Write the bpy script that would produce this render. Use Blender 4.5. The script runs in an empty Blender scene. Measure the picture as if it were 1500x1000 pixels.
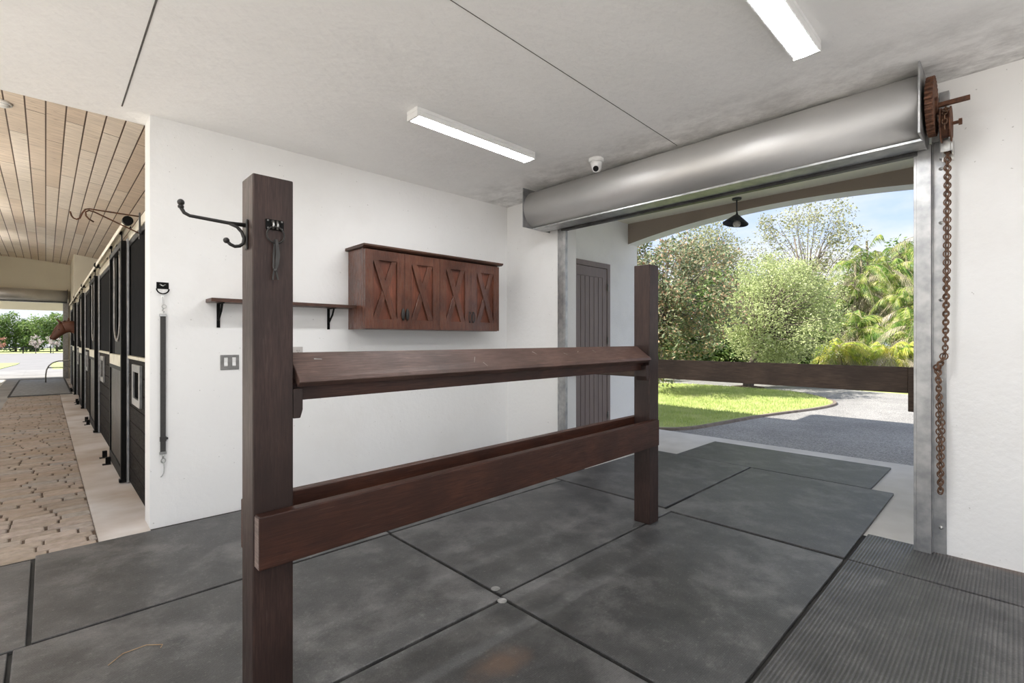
import bpy, bmesh, math, random
from math import pi, sin, cos, radians, sqrt, atan2
from mathutils import Vector, Matrix

random.seed(7)
SC = bpy.context.scene
COL = SC.collection

# ------------------------------------------------------------------ materials
def new_mat(name):
    m = bpy.data.materials.new(name); m.use_nodes = True
    nt = m.node_tree; nt.nodes.clear()
    out = nt.nodes.new('ShaderNodeOutputMaterial')
    b = nt.nodes.new('ShaderNodeBsdfPrincipled')
    nt.links.new(b.outputs[0], out.inputs[0])
    return m, nt, b, out

def N(nt, kind, **kw):
    n = nt.nodes.new(kind)
    for k, v in kw.items():
        setattr(n, k, v)
    return n

def coords(nt, scale=(1, 1, 1), kind='Object', rot=(0, 0, 0)):
    tc = N(nt, 'ShaderNodeTexCoord'); mp = N(nt, 'ShaderNodeMapping')
    mp.inputs['Scale'].default_value = scale
    mp.inputs['Rotation'].default_value = rot
    nt.links.new(tc.outputs[kind], mp.inputs[0])
    return mp.outputs[0]

def noise(nt, vec, scale, detail=4, rough=.55):
    n = N(nt, 'ShaderNodeTexNoise')
    n.inputs['Scale'].default_value = scale; n.inputs['Detail'].default_value = detail
    n.inputs['Roughness'].default_value = rough
    nt.links.new(vec, n.inputs['Vector'])
    return n.outputs['Fac']

def ramp(nt, fac, stops):
    r = N(nt, 'ShaderNodeValToRGB')
    e = r.color_ramp.elements
    while len(e) < len(stops): e.new(.5)
    for i, (p, c) in enumerate(stops):
        e[i].position = p
        e[i].color = c if len(c) == 4 else (*c, 1)
    nt.links.new(fac, r.inputs[0])
    return r.outputs[0]

def mixc(nt, fac, a, b, mode='MIX'):
    m = N(nt, 'ShaderNodeMix', data_type='RGBA', blend_type=mode)
    if isinstance(fac, (int, float)): m.inputs[0].default_value = fac
    else: nt.links.new(fac, m.inputs[0])
    for i, c in ((6, a), (7, b)):
        if isinstance(c, tuple): m.inputs[i].default_value = c if len(c) == 4 else (*c, 1)
        else: nt.links.new(c, m.inputs[i])
    return m.outputs[2]

def bump(nt, b, h, strength=.3, dist=.01, prev=None):
    bp = N(nt, 'ShaderNodeBump')
    bp.inputs['Strength'].default_value = strength; bp.inputs['Distance'].default_value = dist
    nt.links.new(h, bp.inputs['Height'])
    if prev is not None: nt.links.new(prev, bp.inputs['Normal'])
    nt.links.new(bp.outputs[0], b.inputs['Normal'])
    return bp.outputs[0]

def simple(name, c1, c2=None, scale=6, stretch=(1, 1, 1), rough=.6, metal=0, bmp=0, bscale=None, lo=.35, hi=.65, spec=.5):
    m, nt, b, _ = new_mat(name)
    v = coords(nt, stretch)
    f = noise(nt, v, scale)
    c2 = c2 or tuple(x * .8 for x in c1)
    nt.links.new(ramp(nt, f, [(lo, c1), (hi, c2)]), b.inputs['Base Color'])
    b.inputs['Roughness'].default_value = rough; b.inputs['Metallic'].default_value = metal
    b.inputs['Specular IOR Level'].default_value = spec
    if bmp:
        bump(nt, b, noise(nt, v, bscale or scale * 6), bmp, .004)
    return m

def wood(name, c1, c2, axis='x', rough=.40, bmp=.25, spec=.38):
    st = {'x': (1, 14, 14), 'y': (14, 1, 14), 'z': (14, 14, 1)}[axis]
    m, nt, b, _ = new_mat(name)
    v = coords(nt, st)
    f = noise(nt, v, 3.2, 6, .65)
    fine = noise(nt, coords(nt, tuple(q * 2.2 if q > 1 else 1.6 for q in st)), 7, 4, .7)
    f2 = noise(nt, coords(nt, (1, 1, 1)), 3.0, 4, .6)
    base = ramp(nt, f, [(.3, c1), (.7, c2)])
    base = mixc(nt, .8, base, mixc(nt, 1, base, ramp(nt, fine, [(.32, (.45, .43, .42)), (.5, (1, 1, 1)), (.70, (1.55, 1.5, 1.45))]), 'MULTIPLY'))
    wear = ramp(nt, noise(nt, coords(nt, st), 9, 2), [(.66, (0, 0, 0)), (.73, (1, 1, 1))])
    col = mixc(nt, ramp(nt, f2, [(.4, (0, 0, 0)), (.65, (.8, .8, .8))]), base, tuple(x * .62 for x in c2), 'MIX')
    col = mixc(nt, mixc(nt, .3, (0, 0, 0), wear), col, tuple(min(1, x * 2.4 + .03) for x in c2))
    nt.links.new(col, b.inputs['Base Color'])
    b.inputs['Specular IOR Level'].default_value = spec
    nt.links.new(ramp(nt, fine, [(.3, (rough + .14,) * 3), (.7, (max(.1, rough - .05),) * 3)]), b.inputs['Roughness'])
    bump(nt, b, mixc(nt, .5, f, fine), bmp, .003)
    return m

def stucco(name, c, stain=(.5, .47, .43), amount=.35, bscale=26, bstr=.22):
    m, nt, b, _ = new_mat(name)
    v = coords(nt)
    dirt = ramp(nt, noise(nt, v, 1.1, 5, .6), [(.52, (0, 0, 0)), (.8, (1, 1, 1))])
    spots = ramp(nt, noise(nt, v, 52, 1), [(.775, (0, 0, 0)), (.80, (1, 1, 1))])
    fac = mixc(nt, amount, (0, 0, 0), dirt)
    col = mixc(nt, fac, c, stain)
    col = mixc(nt, mixc(nt, .45, (0, 0, 0), spots), col, tuple(x * .5 for x in stain))
    nt.links.new(col, b.inputs['Base Color'])
    b.inputs['Roughness'].default_value = .75
    b.inputs['Specular IOR Level'].default_value = .25
    h = mixc(nt, .5, noise(nt, v, bscale, 5), noise(nt, v, 4, 3))
    bump(nt, b, h, bstr, .02)
    return m

def rubber(name, ribs=False, tint=1.0, stain=None):
    m, nt, b, _ = new_mat(name)
    v = coords(nt)
    f = noise(nt, v, 3.4, 9, .74)
    col = ramp(nt, f, [(.34, (.034 * tint, .0335 * tint, .033 * tint)), (.5, (.056 * tint, .055 * tint, .054 * tint)), (.68, (.098 * tint, .095 * tint, .092 * tint))])
    sp = ramp(nt, noise(nt, v, 55, 4, .7), [(.60, (0, 0, 0)), (.72, (1, 1, 1))])
    col = mixc(nt, mixc(nt, .3, (0, 0, 0), sp), col, (.3, .29, .27))
    gr = ramp(nt, noise(nt, v, 150, 3, .7), [(.35, (.62, .62, .62)), (.65, (1.3, 1.3, 1.3))])
    col = mixc(nt, .75, col, mixc(nt, 1, col, gr, 'MULTIPLY'))
    wp = ramp(nt, noise(nt, v, 1.7, 8, .72), [(.50, (0, 0, 0)), (.68, (1, 1, 1))])
    col = mixc(nt, mixc(nt, .4, (0, 0, 0), wp), col, (.17, .165, .16))
    sm = ramp(nt, noise(nt, coords(nt, (1.0, 2.6, 1)), 6, 5, .7), [(.67, (0, 0, 0)), (.75, (1, 1, 1))])
    col = mixc(nt, mixc(nt, .35, (0, 0, 0), sm), col, (.20, .19, .175))
    b.inputs['Roughness'].default_value = .45
    b.inputs['Specular IOR Level'].default_value = .5
    w = N(nt, 'ShaderNodeTexWave', wave_type='BANDS', bands_direction='Y', wave_profile='SIN')
    w.inputs['Scale'].default_value = 20.0 if ribs else 42.0
    w.inputs['Distortion'].default_value = .3
    nt.links.new(v, w.inputs['Vector'])
    if ribs:
        dk = ramp(nt, w.outputs['Fac'], [(.1, (.55, .55, .55)), (.5, (1, 1, 1))])
        col = mixc(nt, .8, col, mixc(nt, 1.0, col, dk, 'MULTIPLY'))
    if stain:     # an old rust spill with a ragged edge
        sx, sy, rx, ry = stain
        mp = N(nt, 'ShaderNodeMapping'); mp.inputs['Location'].default_value = (-sx / rx, -sy / ry, 0); mp.inputs['Scale'].default_value = (1 / rx, 1 / ry, 0)
        nt.links.new(v, mp.inputs[0])
        ln = N(nt, 'ShaderNodeVectorMath', operation='LENGTH'); nt.links.new(mp.outputs[0], ln.inputs[0])
        ad = N(nt, 'ShaderNodeMath', operation='MULTIPLY_ADD'); nt.links.new(noise(nt, v, 7, 5, .7), ad.inputs[0]); ad.inputs[1].default_value = 1.6; nt.links.new(ln.outputs['Value'], ad.inputs[2])
        mr_ = N(nt, 'ShaderNodeMapRange'); mr_.inputs[1].default_value = 1.75; mr_.inputs[2].default_value = 1.05; mr_.inputs[3].default_value = 0; mr_.inputs[4].default_value = .6
        nt.links.new(ad.outputs[0], mr_.inputs[0])
        col = mixc(nt, mr_.outputs[0], col, (.15, .095, .065))
    nt.links.new(col, b.inputs['Base Color'])
    p = bump(nt, b, w.outputs['Fac'], .55 if ribs else .12, .006 if ribs else .003)
    bump(nt, b, noise(nt, v, 120, 2), .2, .003, p)
    return m

def emission(name, c, s):
    m = bpy.data.materials.new(name); m.use_nodes = True
    nt = m.node_tree; nt.nodes.clear()
    o = nt.nodes.new('ShaderNodeOutputMaterial'); e = nt.nodes.new('ShaderNodeEmission')
    e.inputs[0].default_value = (*c, 1); e.inputs[1].default_value = s
    nt.links.new(e.outputs[0], o.inputs[0])
    return m

def leafmat(name, stops, scale=9, transl=.35, rough=.55):
    m, nt, b, out = new_mat(name)
    v = coords(nt)
    col = ramp(nt, noise(nt, v, scale, 3, .7), stops)
    nt.links.new(col, b.inputs['Base Color'])
    b.inputs['Roughness'].default_value = rough
    t = N(nt, 'ShaderNodeBsdfTranslucent'); nt.links.new(col, t.inputs[0])
    mx = N(nt, 'ShaderNodeMixShader'); mx.inputs[0].default_value = transl
    nt.links.new(b.outputs[0], mx.inputs[1]); nt.links.new(t.outputs[0], mx.inputs[2])
    nt.links.new(mx.outputs[0], out.inputs[0])
    return m

def bricky(name, cols, w, h, mortar, msize, offset=.5, rot=0, rough=.8, bmp=.6, knots=False, nscale=7):
    m, nt, b, _ = new_mat(name)
    v = coords(nt, rot=(0, 0, rot))
    br = N(nt, 'ShaderNodeTexBrick'); br.offset = offset
    br.inputs['Color1'].default_value = (1, 1, 1, 1); br.inputs['Color2'].default_value = (0, 0, 0, 1)
    br.inputs['Mortar'].default_value = (.5, .5, .5, 1)
    br.inputs['Scale'].default_value = 1; br.inputs['Mortar Size'].default_value = msize
    br.inputs['Mortar Smooth'].default_value = .25
    br.inputs['Brick Width'].default_value = w; br.inputs['Row Height'].default_value = h
    nt.links.new(v, br.inputs['Vector'])
    col = ramp(nt, br.outputs['Color'], cols)
    st = (1, 12, 1) if knots else (1, 1, 1)
    n1 = noise(nt, coords(nt, st, rot=(0, 0, rot)), nscale, 5)
    col = mixc(nt, .55, col, mixc(nt, 1, col, ramp(nt, n1, [(.3, (.45, .43, .4)), (.7, (1.1, 1.08, 1.05))]), 'MULTIPLY'))
    if knots:
        k = ramp(nt, noise(nt, coords(nt, (3.2, 11, 1), rot=(0, 0, rot)), 2.3, 3), [(.66, (0, 0, 0)), (.74, (1, 1, 1))])
        col = mixc(nt, mixc(nt, .6, (0, 0, 0), k), col, (.16, .09, .05))
    col = mixc(nt, br.outputs['Fac'], col, mortar)
    nt.links.new(col, b.inputs['Base Color'])
    b.inputs['Roughness'].default_value = rough
    inv = N(nt, 'ShaderNodeInvert'); nt.links.new(br.outputs['Fac'], inv.inputs['Color'])
    p = bump(nt, b, inv.outputs[0], bmp, .008)
    bump(nt, b, n1, .15, .004, p)
    return m

MT = {}
MT['wall'] = stucco('white_stucco', (.82, .817, .805), (.55, .52, .47), .22)
MT['wall_cream'] = stucco('cream_stucco', (.74, .70, .58), (.5, .46, .38), .2)
MT['porch'] = stucco('porch_stucco', (.88, .885, .89), (.5, .5, .5), .3, 60, .4)
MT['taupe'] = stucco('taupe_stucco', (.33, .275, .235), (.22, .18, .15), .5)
MT['soffit'] = stucco('soffit_stucco', (.86, .83, .70), (.7, .66, .55), .3)
def ceiling_mat():
    m, nt, b, _ = new_mat('trowelled_ceiling')
    v = coords(nt)
    dirt = ramp(nt, noise(nt, coords(nt, (1, 2.2, 1)), 1.4, 6, .6), [(.45, (0, 0, 0)), (.8, (1, 1, 1))])
    col = mixc(nt, mixc(nt, .3, (0, 0, 0), dirt), (.90, .895, .885), (.77, .762, .745))
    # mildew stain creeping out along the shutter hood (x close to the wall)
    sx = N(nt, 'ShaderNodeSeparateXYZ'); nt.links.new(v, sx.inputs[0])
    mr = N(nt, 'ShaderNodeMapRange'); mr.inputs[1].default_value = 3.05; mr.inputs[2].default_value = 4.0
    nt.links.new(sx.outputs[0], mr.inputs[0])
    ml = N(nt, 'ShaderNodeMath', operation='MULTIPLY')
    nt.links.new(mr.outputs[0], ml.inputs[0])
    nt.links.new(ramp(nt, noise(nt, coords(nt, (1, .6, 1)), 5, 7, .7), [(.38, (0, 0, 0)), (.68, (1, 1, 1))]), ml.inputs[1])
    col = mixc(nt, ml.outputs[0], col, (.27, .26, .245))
    nt.links.new(col, b.inputs['Base Color'])
    b.inputs['Roughness'].default_value = .7
    h = mixc(nt, .55, noise(nt, v, 3, 5, .6), noise(nt, coords(nt, (1, 2, 1)), 14, 4))
    bump(nt, b, h, .3, .03)
    return m
MT['ceiling'] = ceiling_mat()
MT['rubber'] = rubber('black_rubber'); MT['ribbed'] = rubber('ribbed_rubber', True, 1.15)
MT['rubber_spill'] = rubber('stained_rubber', False, 1.0, (.55, .22, .16, .10)); MT['ribbed_spill'] = rubber('stained_ribbed_rubber', True, 1.15, (.22, .33, .07, .42))
MT['concrete'] = simple('concrete', (.57, .555, .55), (.36, .30, .25), 1.1, rough=.8, bmp=.2, bscale=60)
MT['apron'] = simple('pale_concrete', (.66, .635, .60), (.56, .535, .50), 2.2, rough=.85, bmp=.2, bscale=60)
MT['grime'] = simple('grimy_concrete', (.035, .033, .03), (.02, .019, .018), 5, rough=.9)
MT['greyc'] = simple('grey_concrete', (.30, .295, .29), (.22, .215, .21), 1.2, rough=.8, bmp=.1, bscale=50)
MT['fardrive'] = simple('grey_drive', (.25, .245, .245), (.21, .207, .207), 1.5, rough=.9, bmp=.1, bscale=50)
MT['matte'] = simple('matte_black', (.006, .006, .006), (.009, .009, .009), 8, rough=1, spec=0)
MT['aislemat'] = simple('grey_aisle_rubber', (.22, .22, .225), (.12, .12, .12), 14, rough=.6, bmp=.3, bscale=30)
def paver_mat():
    m, nt, b, _ = new_mat('clay_pavers')
    ge = N(nt, 'ShaderNodeNewGeometry')
    col = ramp(nt, ge.outputs['Random Per Island'], [(0, (.31, .26, .22)), (.3, (.38, .32, .27)), (.55, (.33, .315, .305)), (.8, (.42, .345, .30)), (1, (.28, .25, .23))])
    v = coords(nt)
    n1 = noise(nt, v, 22, 5)
    col = mixc(nt, .7, col, mixc(nt, 1, col, ramp(nt, n1, [(.3, (.6, .58, .55)), (.7, (1.1, 1.09, 1.07))]), 'MULTIPLY'))
    dirt = ramp(nt, noise(nt, coords(nt, (.5, 1.3, 1)), .9, 4), [(.42, (0, 0, 0)), (.62, (1, 1, 1))])
    col = mixc(nt, mixc(nt, .55, (0, 0, 0), dirt), col, (.27, .20, .14))
    nt.links.new(col, b.inputs['Base Color']); b.inputs['Roughness'].default_value = .8
    bump(nt, b, n1, .4, .006)
    return m
MT['pavers'] = paver_mat()
MT['jointsand'] = simple('joint_sand', (.12, .085, .06), (.075, .05, .035), 30, rough=.95)
MT['planks'] = bricky('pine_planks', [(0, (.70, .575, .455)), (.5, (.79, .685, .57)), (1, (.86, .78, .68))], 2.7, .174, (.07, .035, .015), .008, .37, pi / 2, .5, .5, True, 3)
WB1, WB2 = (.046, .025, .020), (.027, .014, .011)
for ax in 'xyz':
    MT['wood' + ax] = wood('dark_stain_' + ax, WB1, WB2, ax)
MT['redwood'] = wood('red_brown_stain', (.062, .022, .012), (.035, .012, .007), 'x', .42)
MT['cap'] = wood('worn_brown_paint', (.125, .075, .060), (.080, .045, .036), 'x', .42)
MT['endgrain'] = wood('end_grain', (.30, .225, .20), (.17, .125, .11), 'y')
MT['weathered'] = wood('weathered_brown', (.085, .058, .042), (.052, .036, .027), 'y', .75)
MT['cabinet'] = wood('cherry_stain', (.165, .068, .043), (.082, .030, .019), 'z', .24, .06)
for n_ in MT['cabinet'].node_tree.nodes:
    if n_.type == 'BSDF_PRINCIPLED': n_.inputs['Coat Weight'].default_value = .5; n_.inputs['Coat Roughness'].default_value = .18
MT['cabpanel'] = wood('cherry_panel', (.21, .075, .045), (.12, .04, .024), 'z', .32, .06)
MT['cabinetx'] = wood('cherry_stain_flat', (.11, .050, .032), (.06, .026, .016), 'x', .35, .06)
MT['stallwood'] = wood('stall_boards', (.022, .0175, .0145), (.012, .0095, .008), 'y', .6, .25, .05)
MT['stallwoodz'] = wood('stall_door_boards', (.034, .028, .024), (.017, .014, .012), 'z', .33, .25, .3)
MT['shavings'] = simple('stall_shavings', (.20, .13, .07), (.11, .07, .04), 20, rough=.9, bmp=.4)
MT['black'] = simple('black_steel', (.004, .004, .004), (.008, .0075, .007), 12, rough=.5, spec=.1)
MT['iron'] = simple('black_iron', (.016, .015, .014), (.03, .027, .025), 30, rough=.45, metal=.3, bmp=.15)
MT['galv'] = simple('galvanised_steel', (.50, .50, .495), (.33, .335, .34), 14, rough=.42, metal=.85, bmp=.05)
MT['hood'] = simple('hood_steel', (.66, .65, .635), (.58, .57, .555), 3, (1, .3, 1), rough=.5, metal=.78)
MT['slot'] = simple('dark_slat_steel', (.07, .07, .07), (.03, .03, .03), 10, rough=.4, metal=.5)
MT['steelb'] = simple('bright_steel', (.62, .62, .60), (.42, .42, .41), 25, rough=.3, metal=.9)
MT['rust'] = simple('rusty_iron', (.17, .075, .04), (.075, .035, .022), 40, rough=.8, metal=.2, bmp=.5)
MT['rustchain'] = simple('rusty_chain', (.20, .11, .065), (.10, .055, .035), 60, rough=.7, metal=.35)
MT['cream'] = simple('cream_steel', (.66, .62, .50), (.50, .46, .36), 9, rough=.4)
MT['white'] = simple('white_enamel', (.80, .80, .79), (.74, .74, .73), 5, rough=.4)
MT['plate'] = simple('steel_plate', (.28, .275, .265), (.20, .195, .19), 20, rough=.4, metal=.6)
MT['outletplate'] = simple('grey_outlet_plate', (.50, .47, .45), (.46, .43, .41), 20, rough=.45)
MT['lens'] = simple('camera_lens', (.012, .012, .012), (.02, .02, .02), 9, rough=.12)
MT['strap'] = simple('grey_webbing', (.040, .039, .038), (.055, .053, .05), 90, rough=.8, bmp=.4)
MT['leather'] = simple('dark_leather', (.045, .043, .04), (.025, .024, .023), 20, rough=.45)
MT['doorpaint'] = simple('brown_door_paint', (.20, .155, .145), (.17, .13, .122), 4, (8, 8, 1), rough=.5)
MT['lampblue'] = simple('dark_blue_enamel', (.028, .034, .045), (.02, .024, .03), 8, rough=.4)
MT['bulb'] = simple('frosted_bulb', (.62, .60, .55), (.55, .53, .5), 8, rough=.25)
MT['joint'] = simple('ceiling_joint', (.13, .12, .11), (.09, .085, .08), 20, rough=.9)
MT['straw'] = simple('straw', (.42, .30, .18), (.3, .2, .11), 20, rough=.9)
MT['diff'] = emission('led_diffuser', (.985, .99, 1.0), 42.0)
MT['bark'] = simple('grey_bark', (.22, .18, .15), (.10, .08, .065), 14, (1, 1, .3), rough=.9, bmp=.6)
MT['palmstem'] = simple('palm_stem', (.30, .27, .17), (.16, .14, .09), 8, (1, 1, 4), rough=.8, bmp=.4)
MT['chestnut'] = simple('chestnut_coat', (.105, .036, .017), (.06, .02, .010), 3.5, rough=.5)
MT['mane'] = simple('chestnut_mane', (.10, .035, .017), (.05, .018, .01), 20, rough=.6)
MT['fence'] = simple('dark_fence_board', (.03, .027, .025), (.02, .018, .016), 6, rough=.8)

def gravel():
    m, nt, b, _ = new_mat('shell_gravel')
    v = coords(nt)
    vo = N(nt, 'ShaderNodeTexVoronoi'); vo.inputs['Scale'].default_value = 80
    nt.links.new(v, vo.inputs['Vector'])
    bw = N(nt, 'ShaderNodeRGBToBW'); nt.links.new(vo.outputs['Color'], bw.inputs[0])
    col = ramp(nt, bw.outputs[0], [(.12, (.22, .215, .205)), (.45, (.345, .335, .32)), (.85, (.47, .46, .44))])
    big = ramp(nt, noise(nt, v, .8, 4), [(.35, (.72, .72, .72)), (.65, (1, 1, 1))])
    col = mixc(nt, 1, col, big, 'MULTIPLY')
    nt.links.new(col, b.inputs['Base Color']); b.inputs['Roughness'].default_value = .95
    bump(nt, b, vo.outputs['Distance'], .6, .02)
    return m
MT['gravel'] = gravel()
MT['lawn'] = simple('turf', (.42, .47, .18), (.30, .37, .12), 3.0, rough=.95, bmp=.6, bscale=70)
MT['grassblade'] = leafmat('grass_blades', [(.3, (.38, .48, .14)), (.55, (.56, .63, .25)), (.75, (.70, .68, .40))], 2.2, .4, .7)
MT['mulch'] = simple('mulch', (.10, .06, .04), (.05, .03, .02), 18, rough=.95, bmp=.6)
MT['kerb'] = simple('kerb_edge', (.24, .20, .165), (.15, .12, .10), 8, rough=.9, bmp=.3)
MT['leaf_red'] = leafmat('copper_leaves', [(.30, (.08, .12, .055)), (.44, (.16, .23, .12)), (.54, (.36, .37, .22)), (.62, (.56, .28, .18)), (.72, (.74, .56, .46))], 11)
MT['leaf_oak'] = leafmat('pale_green_leaves', [(.3, (.28, .35, .14)), (.5, (.47, .54, .24)), (.68, (.66, .69, .44))], 8, .4)
MT['leaf_sparse'] = leafmat('olive_leaves', [(.3, (.20, .24, .12)), (.5, (.36, .38, .20)), (.7, (.55, .48, .29))], 7)
MT['leaf_dark'] = leafmat('deep_green_leaves', [(.3, (.08, .15, .04)), (.52, (.20, .30, .09)), (.72, (.42, .50, .19))], 2.5)
MT['frond'] = leafmat('areca_fronds', [(.32, (.06, .15, .025)), (.46, (.20, .33, .065)), (.57, (.48, .52, .14)), (.70, (.76, .70, .42))], 3.2, .4, .45)
MT['frondy'] = leafmat('yellow_fronds', [(.32, (.12, .25, .03)), (.47, (.40, .48, .07)), (.68, (.78, .70, .16))], 3.2, .4, .45)
MT['frondd'] = leafmat('dry_fronds', [(.3, (.25, .25, .12)), (.5, (.52, .46, .33)), (.7, (.70, .60, .52))], 2.4, .3, .6)
MT['leaf_orange'] = leafmat('orange_pink_leaves', [(.3, (.40, .12, .05)), (.5, (.5, .25, .17)), (.7, (.6, .4, .36))], 3)
MT['leaf_white'] = leafmat('white_blossom', [(.3, (.50, .45, .42)), (.5, (.62, .58, .55)), (.7, (.55, .36, .28))], 4)

# ------------------------------------------------------------------ mesh building
class G:
    def __init__(s): s.v = []; s.f = []
    def add(s, vs, fs):
        o = len(s.v); s.v += [tuple(p) for p in vs]; s.f += [tuple(o + i for i in f) for f in fs]; return s
    def box(s, x0, y0, z0, x1, y1, z1):
        v = [(x0, y0, z0), (x1, y0, z0), (x1, y1, z0), (x0, y1, z0), (x0, y0, z1), (x1, y0, z1), (x1, y1, z1), (x0, y1, z1)]
        return s.add(v, [(0, 3, 2, 1), (4, 5, 6, 7), (0, 1, 5, 4), (1, 2, 6, 5), (2, 3, 7, 6), (3, 0, 4, 7)])
    def hexa(s, b, t):
        return s.add(list(b) + list(t), [(0, 3, 2, 1), (4, 5, 6, 7), (0, 1, 5, 4), (1, 2, 6, 5), (2, 3, 7, 6), (3, 0, 4, 7)])
    def prism(s, poly, ax, a, b):
        """poly in the plane normal to axis ax ('x': (y,z), 'y': (x,z), 'z': (x,y))"""
        def P(p, t): return {'x': (t, p[0], p[1]), 'y': (p[0], t, p[1]), 'z': (p[0], p[1], t)}[ax]
        n = len(poly); v = [P(p, a) for p in poly] + [P(p, b) for p in poly]
        f = [tuple(range(n)), tuple(range(2 * n - 1, n - 1, -1))] + [(i, i + n, (i + 1) % n + n, (i + 1) % n) for i in range(n)]
        return s.add(v, f)
    def tube(s, pts, r, n=8, closed=False, caps=True):
        pts = [Vector(p) for p in pts]; m = len(pts); rings = []
        up = None
        for i, p in enumerate(pts):
            if closed: t = pts[(i + 1) % m] - pts[i - 1]
            else: t = pts[min(i + 1, m - 1)] - pts[max(i - 1, 0)]
            t.normalize()
            if up is None:
                up = Vector((0, 0, 1)) if abs(t.z) < .9 else Vector((1, 0, 0))
            a = (up - t * up.dot(t)); a.normalize(); up = a
            b = t.cross(a); rr = r[i] if isinstance(r, (list, tuple)) else r
            rings.append([p + (a * cos(2 * pi * k / n) + b * sin(2 * pi * k / n)) * rr for k in range(n)])
        v = [q for R in rings for q in R]; f = []
        for i in range(m if closed else m - 1):
            j = (i + 1) % m
            for k in range(n):
                f.append((i * n + k, i * n + (k + 1) % n, j * n + (k + 1) % n, j * n + k))
        if caps and not closed:
            f.append(tuple(range(n - 1, -1, -1))); f.append(tuple((m - 1) * n + k for k in range(n)))
        return s.add(v, f)
    def cyl(s, p, q, r, n=16, r2=None):
        return s.tube([p, q], [r, r if r2 is None else r2], n)
    def sph(s, c, r, n=14, m=8, sx=1, sy=1, sz=1):
        v = [(c[0], c[1], c[2] - r * sz)]; f = []
        for i in range(1, m):
            a = -pi / 2 + pi * i / m
            for k in range(n):
                b = 2 * pi * k / n
                v.append((c[0] + r * sx * cos(a) * cos(b), c[1] + r * sy * cos(a) * sin(b), c[2] + r * sz * sin(a)))
        v.append((c[0], c[1], c[2] + r * sz))
        for k in range(n): f.append((0, 1 + (k + 1) % n, 1 + k))
        for i in range(m - 2):
            for k in range(n):
                a0 = 1 + i * n; f.append((a0 + k, a0 + (k + 1) % n, a0 + n + (k + 1) % n, a0 + n + k))
        L = len(v) - 1; a0 = 1 + (m - 2) * n
        for k in range(n): f.append((a0 + k, a0 + (k + 1) % n, L))
        return s.add(v, f)
    def lathe(s, prof, c, n=24):
        """profile [(r, z)] turned about a vertical axis through c"""
        v = []; f = []
        for r, z in prof:
            for k in range(n):
                a = 2 * pi * k / n; v.append((c[0] + r * cos(a), c[1] + r * sin(a), c[2] + z))
        for i in range(len(prof) - 1):
            for k in range(n):
                f.append((i * n + k, i * n + (k + 1) % n, (i + 1) * n + (k + 1) % n, (i + 1) * n + k))
        if prof[0][0] > 1e-5: f.append(tuple(range(n - 1, -1, -1)))
        if prof[-1][0] > 1e-5: f.append(tuple((len(prof) - 1) * n + k for k in range(n)))
        return s.add(v, f)
    def torus(s, c, R, r, ax='y', n=22, m=8, sx=1):
        pts = []
        for k in range(n):
            a = 2 * pi * k / n; u, w = R * cos(a) * sx, R * sin(a)
            pts.append({'y': (c[0] + u, c[1], c[2] + w), 'x': (c[0], c[1] + u, c[2] + w), 'z': (c[0] + u, c[1] + w, c[2])}[ax])
        return s.tube(pts, r, m, True)

def top_of(o):
    while o.parent is not None: o = o.parent
    return o

def obj(name, g, m, parent=None, bevel=0, smooth=False, seg=2, origin=None):
    me = bpy.data.meshes.new(name)
    if parent is not None: off = top_of(parent).location.copy()
    else:
        xs = [p[0] for p in g.v]; ys = [p[1] for p in g.v]; zs = [p[2] for p in g.v]
        off = Vector(origin) if origin else Vector(((min(xs) + max(xs)) / 2, (min(ys) + max(ys)) / 2, min(zs)))
    me.from_pydata([(p[0] - off.x, p[1] - off.y, p[2] - off.z) for p in g.v], [], g.f)
    me.validate(); me.update()
    if smooth: me.polygons.foreach_set('use_smooth', [True] * len(me.polygons))
    o = bpy.data.objects.new(name, me); COL.objects.link(o)
    me.materials.append(MT[m] if isinstance(m, str) else m)
    if parent is not None: o.parent = parent
    else: o.location = off
    if bevel:
        b = o.modifiers.new('edge', 'BEVEL'); b.width = bevel; b.segments = seg; b.limit_method = 'ANGLE'; b.angle_limit = radians(40)
    return o

def smooth_angle(o, ang=40):
    o.data.polygons.foreach_set('use_smooth', [True] * len(o.data.polygons))
    bm = bmesh.new(); bm.from_mesh(o.data)
    for e in bm.edges:
        if len(e.link_faces) == 2 and e.calc_face_angle(0) > radians(ang): e.smooth = False
    bm.to_mesh(o.data); bm.free()
    return o

def tag(o, label, cat, group=None, kind=None):
    if label: o['label'] = label
    if cat: o['category'] = cat
    if group: o['group'] = group
    if kind: o['kind'] = kind
    return o

def thing(name, loc, label, cat, group=None):
    o = bpy.data.objects.new(name, None); COL.objects.link(o); o.location = loc
    o.empty_display_size = .1
    return tag(o, label, cat, group)

def struct(name, g, m, label=None, **kw):
    o = obj(name, g, m, origin=(0, 0, 0) if 'origin' not in kw else kw.pop('origin'), **kw); o['kind'] = 'structure'
    if label: o['label'] = label
    return o

def copy_tree(o, loc=None, parent=None):
    c = o.copy(); COL.objects.link(c)
    if parent is not None: c.parent = parent
    if loc is not None: c.location = loc
    for ch in list(o.children): copy_tree(ch, None, c)
    return c

# ------------------------------------------------------------------ camera
H = 1.30
A = .8058
cam_d = bpy.data.cameras.new('camera'); cam = bpy.data.objects.new('camera', cam_d); COL.objects.link(cam)
cam.location = (0, 0, H); cam.rotation_euler = (pi / 2, 0, A - pi / 2)
cam_d.sensor_width = 36; cam_d.lens = 711.42 * 36 / 1500; cam_d.shift_y = -1 / 1500
cam_d.clip_end = 600; cam_d.clip_start = .03
SC.camera = cam

XR, YB, HC = 3.955, 4.205, 2.88
XO = 4.20            # outer face of the right wall
OY0, OY1 = .37, 3.36  # roller door opening

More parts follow.
